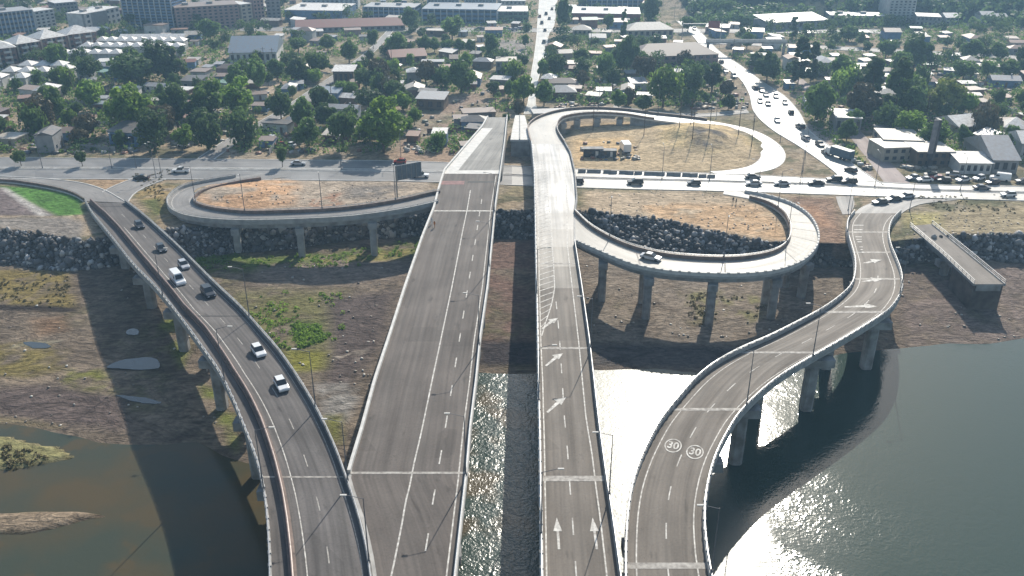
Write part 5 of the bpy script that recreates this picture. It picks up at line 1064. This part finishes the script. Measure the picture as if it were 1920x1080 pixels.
# terraces of white hip roofs on the left
for (a, b, n) in (((196, 92), (340, 93), 9), ((168, 103), (335, 104), 10), ((104, 117), (222, 117), 7), ((200, 117), (222, 118), 0), ((58, 140), (116, 140), 3), ((26, 152), (86, 152), 3), ((2, 164), (46, 164), 2), ((130, 148), (165, 149), 2), ((-16, 176), (8, 176), 1)):
    for i in range(n):
        t = i / max(1, n - 1); q = W(a[0] + (b[0] - a[0]) * t, a[1] + (b[1] - a[1]) * t, GZ)
        house(q.x, q.y, 5.4, 6.5, 4.6, .05, 'white', 'pale', 'hip', 'of the left terraces', False, 'white terrace houses')
NOGO = [poly_w(p, GZ) for p in ([(700, 300), (905, 215), (930, 175), (840, 178), (780, 215), (790, 280)], [(985, 300), (1060, 190), (1250, 205), (1410, 195), (1500, 300), (1500, 340), (985, 340)], [(1560, 330), (1520, 235), (1660, 330)], [(930, 75), (995, 75), (990, 112), (925, 112)], [(1040, 150), (1160, 150), (1160, 163), (1040, 163)], [(1695, 318), (1960, 322), (1960, 360), (1695, 350)], [(1870, 165), (1990, 165), (1990, 186), (1870, 184)], [(-300, 283), (700, 285), (700, 300), (-300, 300)])]
nh = nt_ = 0; cells = []
yv = 262.0
while yv < 600:
    xv = -.64 * yv - 12
    while xv < .62 * yv + 12: cells.append((xv + random.uniform(-3.5, 3.5), yv + random.uniform(-3, 3))); xv += 10.5 if yv < 400 else 15
    yv += 9.5 if yv < 400 else 15
random.Random(5).shuffle(cells)
rcol = ['white'] * 4 + ['pale'] * 4 + ['grey'] * 5 + ['rusty'] * 5 + ['brown'] * 5 + ['dark'] * 3 + ['blue', 'tiled red', 'green']
ns = 0; cells.sort(key=lambda c: c[1] + random.uniform(0, 60)); FH = []; FT = []
for x, y in cells:
    px, py = Pix(x, y, GZ)
    X1 = np.array([x]); Y1 = np.array([y])
    if any(in_poly(X1, Y1, P)[0] for P in NOGO): continue
    if blocks_road(x, y, 6, 3) or (y > 500 and x > 92 and random.random() < .8): continue
    if py > 342 or (px < 960 and py > 288) or (px > 1500 and py > 325): continue
    u = random.random()
    if u < .30 and ns < 285 and clear(x, y, 2.3):
        w = random.uniform(3.2, 6); d = random.uniform(3, 4.5); c_ = random.choice(rcol); wl_ = random.choice(['wood', 'grey', 'brown', 'blue', 'pale'])
        o = link('shack', None, None, (x, y, GZ), random.uniform(-.4, .4)); MB().box(-w / 2, w / 2, -d / 2, d / 2, -.4, 2.2).build('wall', WM_[wl_], o); roof_mesh(w, d, 2.2, 'shed', .3).build('roof', RM_[c_], o)
        MB().box(-.4, .4, -d / 2 - .06, -d / 2 - .003, 0, 1.9).build('door', WM_['wood'], o)
        reg(o, f'small {wl_} shack with {c_} roof', zone(px, py), 'shack', 'shacks among the houses'); OCC.append((x, y, w * .5)); ns += 1; continue
    if u < .66:
        w = random.uniform(6, 12); d = random.uniform(4.5, 7.5)
        if not clear(x, y, max(w, d) * .42): u = .8
        elif nh >= 258: FH.append((x, y, w * 1.1, d, random.uniform(2.5, 4), random.uniform(-.25, .25))); OCC.append((x, y, w * .5)); continue
        else:
            house(x, y, w, d, random.uniform(2.4, 3.4) * (1.7 if random.random() < .15 else 1), random.choice((0, 0, 0, math.pi / 2)) + random.uniform(-.25, .25), random.choice(rcol), random.choice(['cream', 'wood', 'white', 'grey', 'pale', 'blue', 'pink', 'brown']), random.choice(['gable', 'shed', 'gable', 'hip', 'flat']), zone(px, py), py > 150); nh += 1; continue
    if u < .985 and clear(x, y, .8):
        if nt_ >= 182: FT.append((x, y, random.uniform(5, 10))); OCC.append((x, y, 2.2)); continue
       
        h = random.choice((4, 5, 6, 7, 9, 11)) * random.uniform(.9, 1.15); h = 5.5 if blocks_road(x, y, h, h * .45) else h; w = h * random.uniform(.75, 1.05)
        put_tree(x, y, h, w, random.choice(['round', 'round', 'wide', 'oval', 'bush']), random.choice(['dark', 'mid', 'mid', 'dark', 'dry', 'bright'])); nt_ += 1
V_ = []; F_ = []; K_ = []
for x, y, w, d, h, a in FH:
    rb = roof_mesh(w, d, h, random.choice(['gable', 'hip', 'shed'])); wb = MB().box(-w / 2, w / 2, -d / 2, d / 2, -.5, h).box(-w * .3, -w * .12, -d / 2 - .06, -d / 2 - .004, 1, 2).box(w * .1, w * .3, -d / 2 - .06, -d / 2 - .004, 1, 2)
    z0 = hz(x, y); ca, sa = math.cos(a), math.sin(a)
    for m_, c in ((wb, WALLC[random.choice(['cream', 'wood', 'white', 'grey', 'brown'])]), (rb, ROOFC[random.choice(rcol)])):
        o_ = len(V_); V_ += [(x + p[0] * ca - p[1] * sa, y + p[0] * sa + p[1] * ca, z0 + p[2]) for p in m_.v]; K_ += [c if i < 8 or m_ is rb else (.03, .04, .05) for i in range(len(m_.v))]
        for f in m_.f:
            f = [i + o_ for i in f]; F_ += [(f[0], f[i], f[i + 1]) for i in range(1, len(f) - 1)]
vm = bpy.data.materials.new('far_house_paint'); vm.use_nodes = True; vn_ = vm.node_tree; va = vn_.nodes.new('ShaderNodeVertexColor'); va.layer_name = 'Col'; vn_.links.new(va.outputs[0], vn_.nodes['Principled BSDF'].inputs['Base Color']); vn_.nodes['Principled BSDF'].inputs['Roughness'].default_value = .5
print('FAR', len(FH), len(FT), nh, ns, nt_)
if V_:
    o = link('far_houses', np_mesh('far_houses', np.array(V_), np.array(F_), vm, False, np.array(K_))); o['kind'] = 'stuff'; o['label'] = 'mass of tiny low houses in the far city'; o['category'] = 'houses'
# utility poles and plot fences
up = None
for i in range(44):
    for _ in range(30):
        px = rc.uniform(0, 1920); py = rc.uniform(90, 285); q = W(px, py, GZ)
        if clear(q.x, q.y, .6) and not any(in_poly(np.array([q.x]), np.array([q.y]), P)[0] for P in NOGO[2:]): break
    if up is None:
        up = link('utility_pole', None); MB().tube((0, 0, -.2), (0, 0, 9), .14, .1, 6).build('pole', BARK, up); MB().box(-1, 1, -.06, .06, 8.2, 8.32).build('crossarm', BARK, up); o = up
    else: o = copy_tree(up)
    o.location = (q.x, q.y, hz(q.x, q.y)); o.rotation_euler = (0, 0, rc.uniform(-.4, .4)); reg(o, 'brown wooden utility pole with crossarm', zone(px, py), 'utility pole', 'utility poles')
for i in range(46):
    for _ in range(40):
        px = rc.uniform(0, 1900); py = rc.uniform(140, 285); q = W(px, py, GZ); L_ = rc.uniform(6, 15); v = rc.choice((0, math.pi / 2)) + rc.uniform(-.2, .2)
        if all(clear(q.x + math.cos(v) * L_ * t, q.y + math.sin(v) * L_ * t, .2) for t in (-.5, -.25, 0, .25, .5)) and not any(in_poly(np.array([q.x]), np.array([q.y]), P)[0] for P in NOGO): break
    else: continue
    c = rc.choice(['wood', 'pale', 'grey', 'brown']); o = link('fence', None, None, (q.x, q.y, hz(q.x, q.y)), v)
    MB().box(-L_ / 2, L_ / 2, -.04, .04, .05, 1.7).build('panel', WM_[c], o); mb = MB()
    for k in range(int(L_ / 2.5) + 1): MB().box(-L_ / 2 + k * 2.5 - .08, -L_ / 2 + k * 2.5 + .08, -.16, -.043, -.2, 1.85).build('post', WM_['grey'], o)
    reg(o, f'{"long" if L_ > 10 else "short"} {c} plot fence', zone(px, py), 'fence', 'plot fences')
py_ = link('pylon_sign', None, None, W(1741, 316, GZ), .1); tag(py_, 'tall dark pylon sign casting a long shadow over the avenue', 'pylon')
MB().box(-.6, .6, -.5, .5, 0, 3).build('base', DARKM, py_); MB().box(-.35, .35, -1.3, 1.3, 3.003, 15).build('panel', mat('pylon_panel', (.07, .07, .075), .5), py_); MB().box(-1.9, -.36, -1.2, -.9, 5, 15).build('side_panel', mat('pylon_side', (.22, .21, .22), .6), py_)
bs = link('gantry_sign', None, None, W(1318, 75, GZ), 0); tag(bs, 'red gantry sign over the diagonal road top', 'gantry sign')
MB().tube((-11, 0, 0), (-11, 0, 9), .2, n=6).build('post', GALV, bs); MB().tube((9, 0, 0), (9, 0, 9), .2, n=6).build('post', GALV, bs); MB().box(-11, 9, -.2, .2, 7.9, 8.3).build('beam', GALV, bs); MB().box(2, 8, -.35, -.203, 6.2, 9.6).build('panel', WM_['red'], bs)
bs = link('footbridge', None, None, W(1385, 103, GZ), 0); tag(bs, 'grey footbridge spanning the busy diagonal road', 'footbridge')
MB().box(-16, 22, -1.3, 1.3, 5.6, 6.1).build('deck', CONC_D, bs)
for s in (-1.25, 1.15): MB().box(-16, 22, s, s + .1, 6.103, 7.2).build('railing', CONC_W, bs)
for x in (-15.5, 20.5): MB().box(x, x + 1, -.7, .7, -.2, 5.597).build('pillar', CONC_D, bs)
# ---------------------------------------------------------------- undergrowth, bank plants, woods
def clump_field(name, pts, rad, n, size, lm, label, seed=1, flat=.6):
    g = np.random.default_rng(seed); C = np.array(pts); Rr_ = np.array(rad); Q, Fq, c = leaves(C, Rr_, n, size, g)
    o = link(name, np_mesh(name, Q, Fq, lm, False, c)); o['kind'] = 'stuff'; o['label'] = label; o['category'] = 'plants'; return o
P_ = []; Rr2 = []
for x, y, h in FT:
    for k in range(9): r_ = h * random.uniform(.16, .27); P_.append((x + random.gauss(0, h * .2), y + random.gauss(0, h * .2), hz(x, y) + h * random.uniform(.35, .85))); Rr2.append(r_)
if P_: clump_field('far_trees', P_, Rr2, min(120000, 45 * len(P_)), .42, LM['dark'], 'mass of small trees in the far city', 9)
P_ = []; Rr2 = []
for _ in range(11000):
    y = random.uniform(258, 600); x = random.uniform(-.63, .62) * y; px, py = Pix(x, y, GZ)
    if (px > 1000 and px < 1500 and py > 200) or (px < 960 and py > 288) or py > 315: continue
    if vn(np.array([x]), np.array([y]), 28, 2)[0] < .3: continue
    bad = any(((dk.M[:, 0] - x) ** 2 + (dk.M[:, 1] - y) ** 2 < (np.linalg.norm(dk.L - dk.Rr, axis=1) / 2 + 2.2) ** 2).any() for dk in ROADS + [dW, dC, dU])
    if bad or in_poly(np.array([x]), np.array([y]), NOGO[0])[0]: continue
    if blocks_road(x, y, 3, 2.5): continue
    r = random.uniform(.7, 2.9); P_.append((x, y, GZ + r * .4)); Rr2.append(r)
clump_field('undergrowth', P_, Rr2, 170000, .38, LM['mid'], 'scrub and garden bushes between the houses')
def scatter_px(polys, n, z, r0, r1):
    P = []; Q = []
    for poly in polys:
        w = poly_w(poly, z); lo = w.min(0); hi = w.max(0); k = 0
        for _ in range(n * 20):
            x, y = random.uniform(lo[0], hi[0]), random.uniform(lo[1], hi[1])
            if in_poly(np.array([x]), np.array([y]), w)[0] and vn(np.array([x]), np.array([y]), 5, 1)[0] > .4:
                r = random.uniform(r0, r1); P.append((x, y, hz(x, y) + r * .2)); Q.append(r); k += 1
            if k >= n: break
    return P, Q
P_, Q_ = scatter_px([[(360, 500), (380, 470), (480, 478), (640, 470), (800, 440), (810, 465), (690, 495), (400, 503)], [(545, 600), (600, 600), (612, 630), (560, 645)], [(430, 545), (640, 545), (650, 600), (600, 690), (530, 690), (440, 585)]], 150, 2, .2, .8)
clump_field('shrubbery', P_, Q_, 16000, .16, LM['bright'], 'low green scrub on the river bank under the left ramps', 2)
P_, Q_ = scatter_px([[(0, 505), (125, 510), (140, 575), (0, 565)], [(250, 360), (300, 345), (330, 350), (312, 372), (312, 395), (330, 412), (300, 412)], [(1280, 540), (1440, 555), (1420, 600), (1300, 600)], [(0, 820), (60, 832), (120, 850), (30, 876), (0, 880)], [(1700, 400), (1880, 395), (1900, 435), (1760, 435)]], 90, 2, .15, .5)
clump_field('grass', P_, Q_, 12000, .13, LM['dry'], 'dry grass tufts on banks and verges', 3)
P_ = []; Rr2 = []
for _ in range(5200):
    y = random.uniform(512, 860); x = random.uniform(.17, .56) * y; z = hz(x, y)
    if x > 95 and not (y < 575 and clear(x, y, 3) == False): P_.append((x, y, z + 3)); Rr2.append(random.uniform(2.5, 5.5))
clump_field('woods', P_, Rr2, 130000, 1.0, LM['dark'], 'dark woods covering the far hillside', 4)
V_ = []; F_ = []; K_ = []
BF = [(0, 3, 2, 1), (4, 5, 6, 7), (0, 1, 5, 4), (1, 2, 6, 5), (2, 3, 7, 6), (3, 0, 4, 7)]
def bits(n, fx, s0, s1, cols_):
    for _ in range(n):
        x, y = fx(); a = random.uniform(0, 3.14); w, d, h = random.uniform(s0, s1), random.uniform(s0, s1), random.uniform(.1, .55) * s1; c = random.choice(cols_); ca, sa = math.cos(a), math.sin(a); o_ = len(V_); z = hz(x, y)
        for zz in (-.05, h):
            for u, v in ((-w, -d), (w, -d), (w, d), (-w, d)): V_.append((x + (u * ca - v * sa) / 2, y + (u * sa + v * ca) / 2, z + zz)); K_.append(c)
        F_.extend([tuple(i + o_ for i in f) for f in BF])
def inpx(x0, x1, y0, y1, z):
    def f():
        while 1:
            q = W(random.uniform(x0, x1), y1 - (y1 - y0) * random.random() ** 1.6, z)
            if z < 3 or (clear(q.x, q.y, .8)): return q.x, q.y
    return f
CB = [(.45, .44, .42), (.3, .27, .23), (.14, .16, .2), (.26, .13, .09), (.08, .08, .08), (.25, .18, .12), (.36, .31, .25), (.2, .2, .15)]
bits(420, inpx(0, 940, 110, 288, GZ), .4, 1.9, CB); bits(380, inpx(1560, 1920, 110, 318, GZ), .4, 1.9, CB); bits(200, inpx(1040, 1400, 120, 205, GZ), .5, 2, CB); bits(40, inpx(1090, 1200, 265, 300, GZ), .4, 1.4, CB)
bits(50, inpx(0, 480, 500, 790, 1), .15, .55, [(.5, .47, .42), (.2, .17, .14), (.35, .3, .25)]); bits(80, inpx(400, 760, 500, 720, 1), .15, .6, [(.5, .47, .42), (.2, .17, .14), (.35, .3, .25)]); bits(80, inpx(1100, 1920, 500, 630, 1), .15, .6, [(.5, .47, .42), (.2, .17, .14), (.35, .3, .25)])
bits(120, inpx(1100, 1470, 360, 430, GZ), .15, .5, [(.5, .42, .32), (.25, .2, .15)]); bits(90, inpx(1700, 1920, 395, 440, GZ), .15, .5, [(.5, .42, .32), (.25, .2, .15)]); bits(90, inpx(400, 800, 345, 385, GZ), .15, .5, [(.5, .42, .32), (.25, .2, .15)])
o = link('debris', np_mesh('debris', np.array(V_), np.array(F_), vm, False, np.array(K_))); o['kind'] = 'stuff'; o['label'] = 'stones, scrap and yard clutter lying on the ground'; o['category'] = 'debris'
finalize_labels()
# ---------------------------------------------------------------- haze
mb = MB(); mb.box(-1600, 1600, -50, 1800, -4, 330); hzo = mb.build('haze', None); hzo['kind'] = 'stuff'; hzo['label'] = 'thin bluish haze over the city'; hzo['category'] = 'haze'
hm = bpy.data.materials.new('haze'); hm.use_nodes = True; n = hm.node_tree; n.nodes.remove(n.nodes['Principled BSDF'])
pv = n.nodes.new('ShaderNodeVolumePrincipled'); pv.inputs['Color'].default_value = (.40, .68, 1, 1); pv.inputs['Density'].default_value = HAZE; pv.inputs['Anisotropy'].default_value = .35
n.links.new(pv.outputs[0], n.nodes['Material Output'].inputs['Volume']); hzo.data.materials.append(hm)
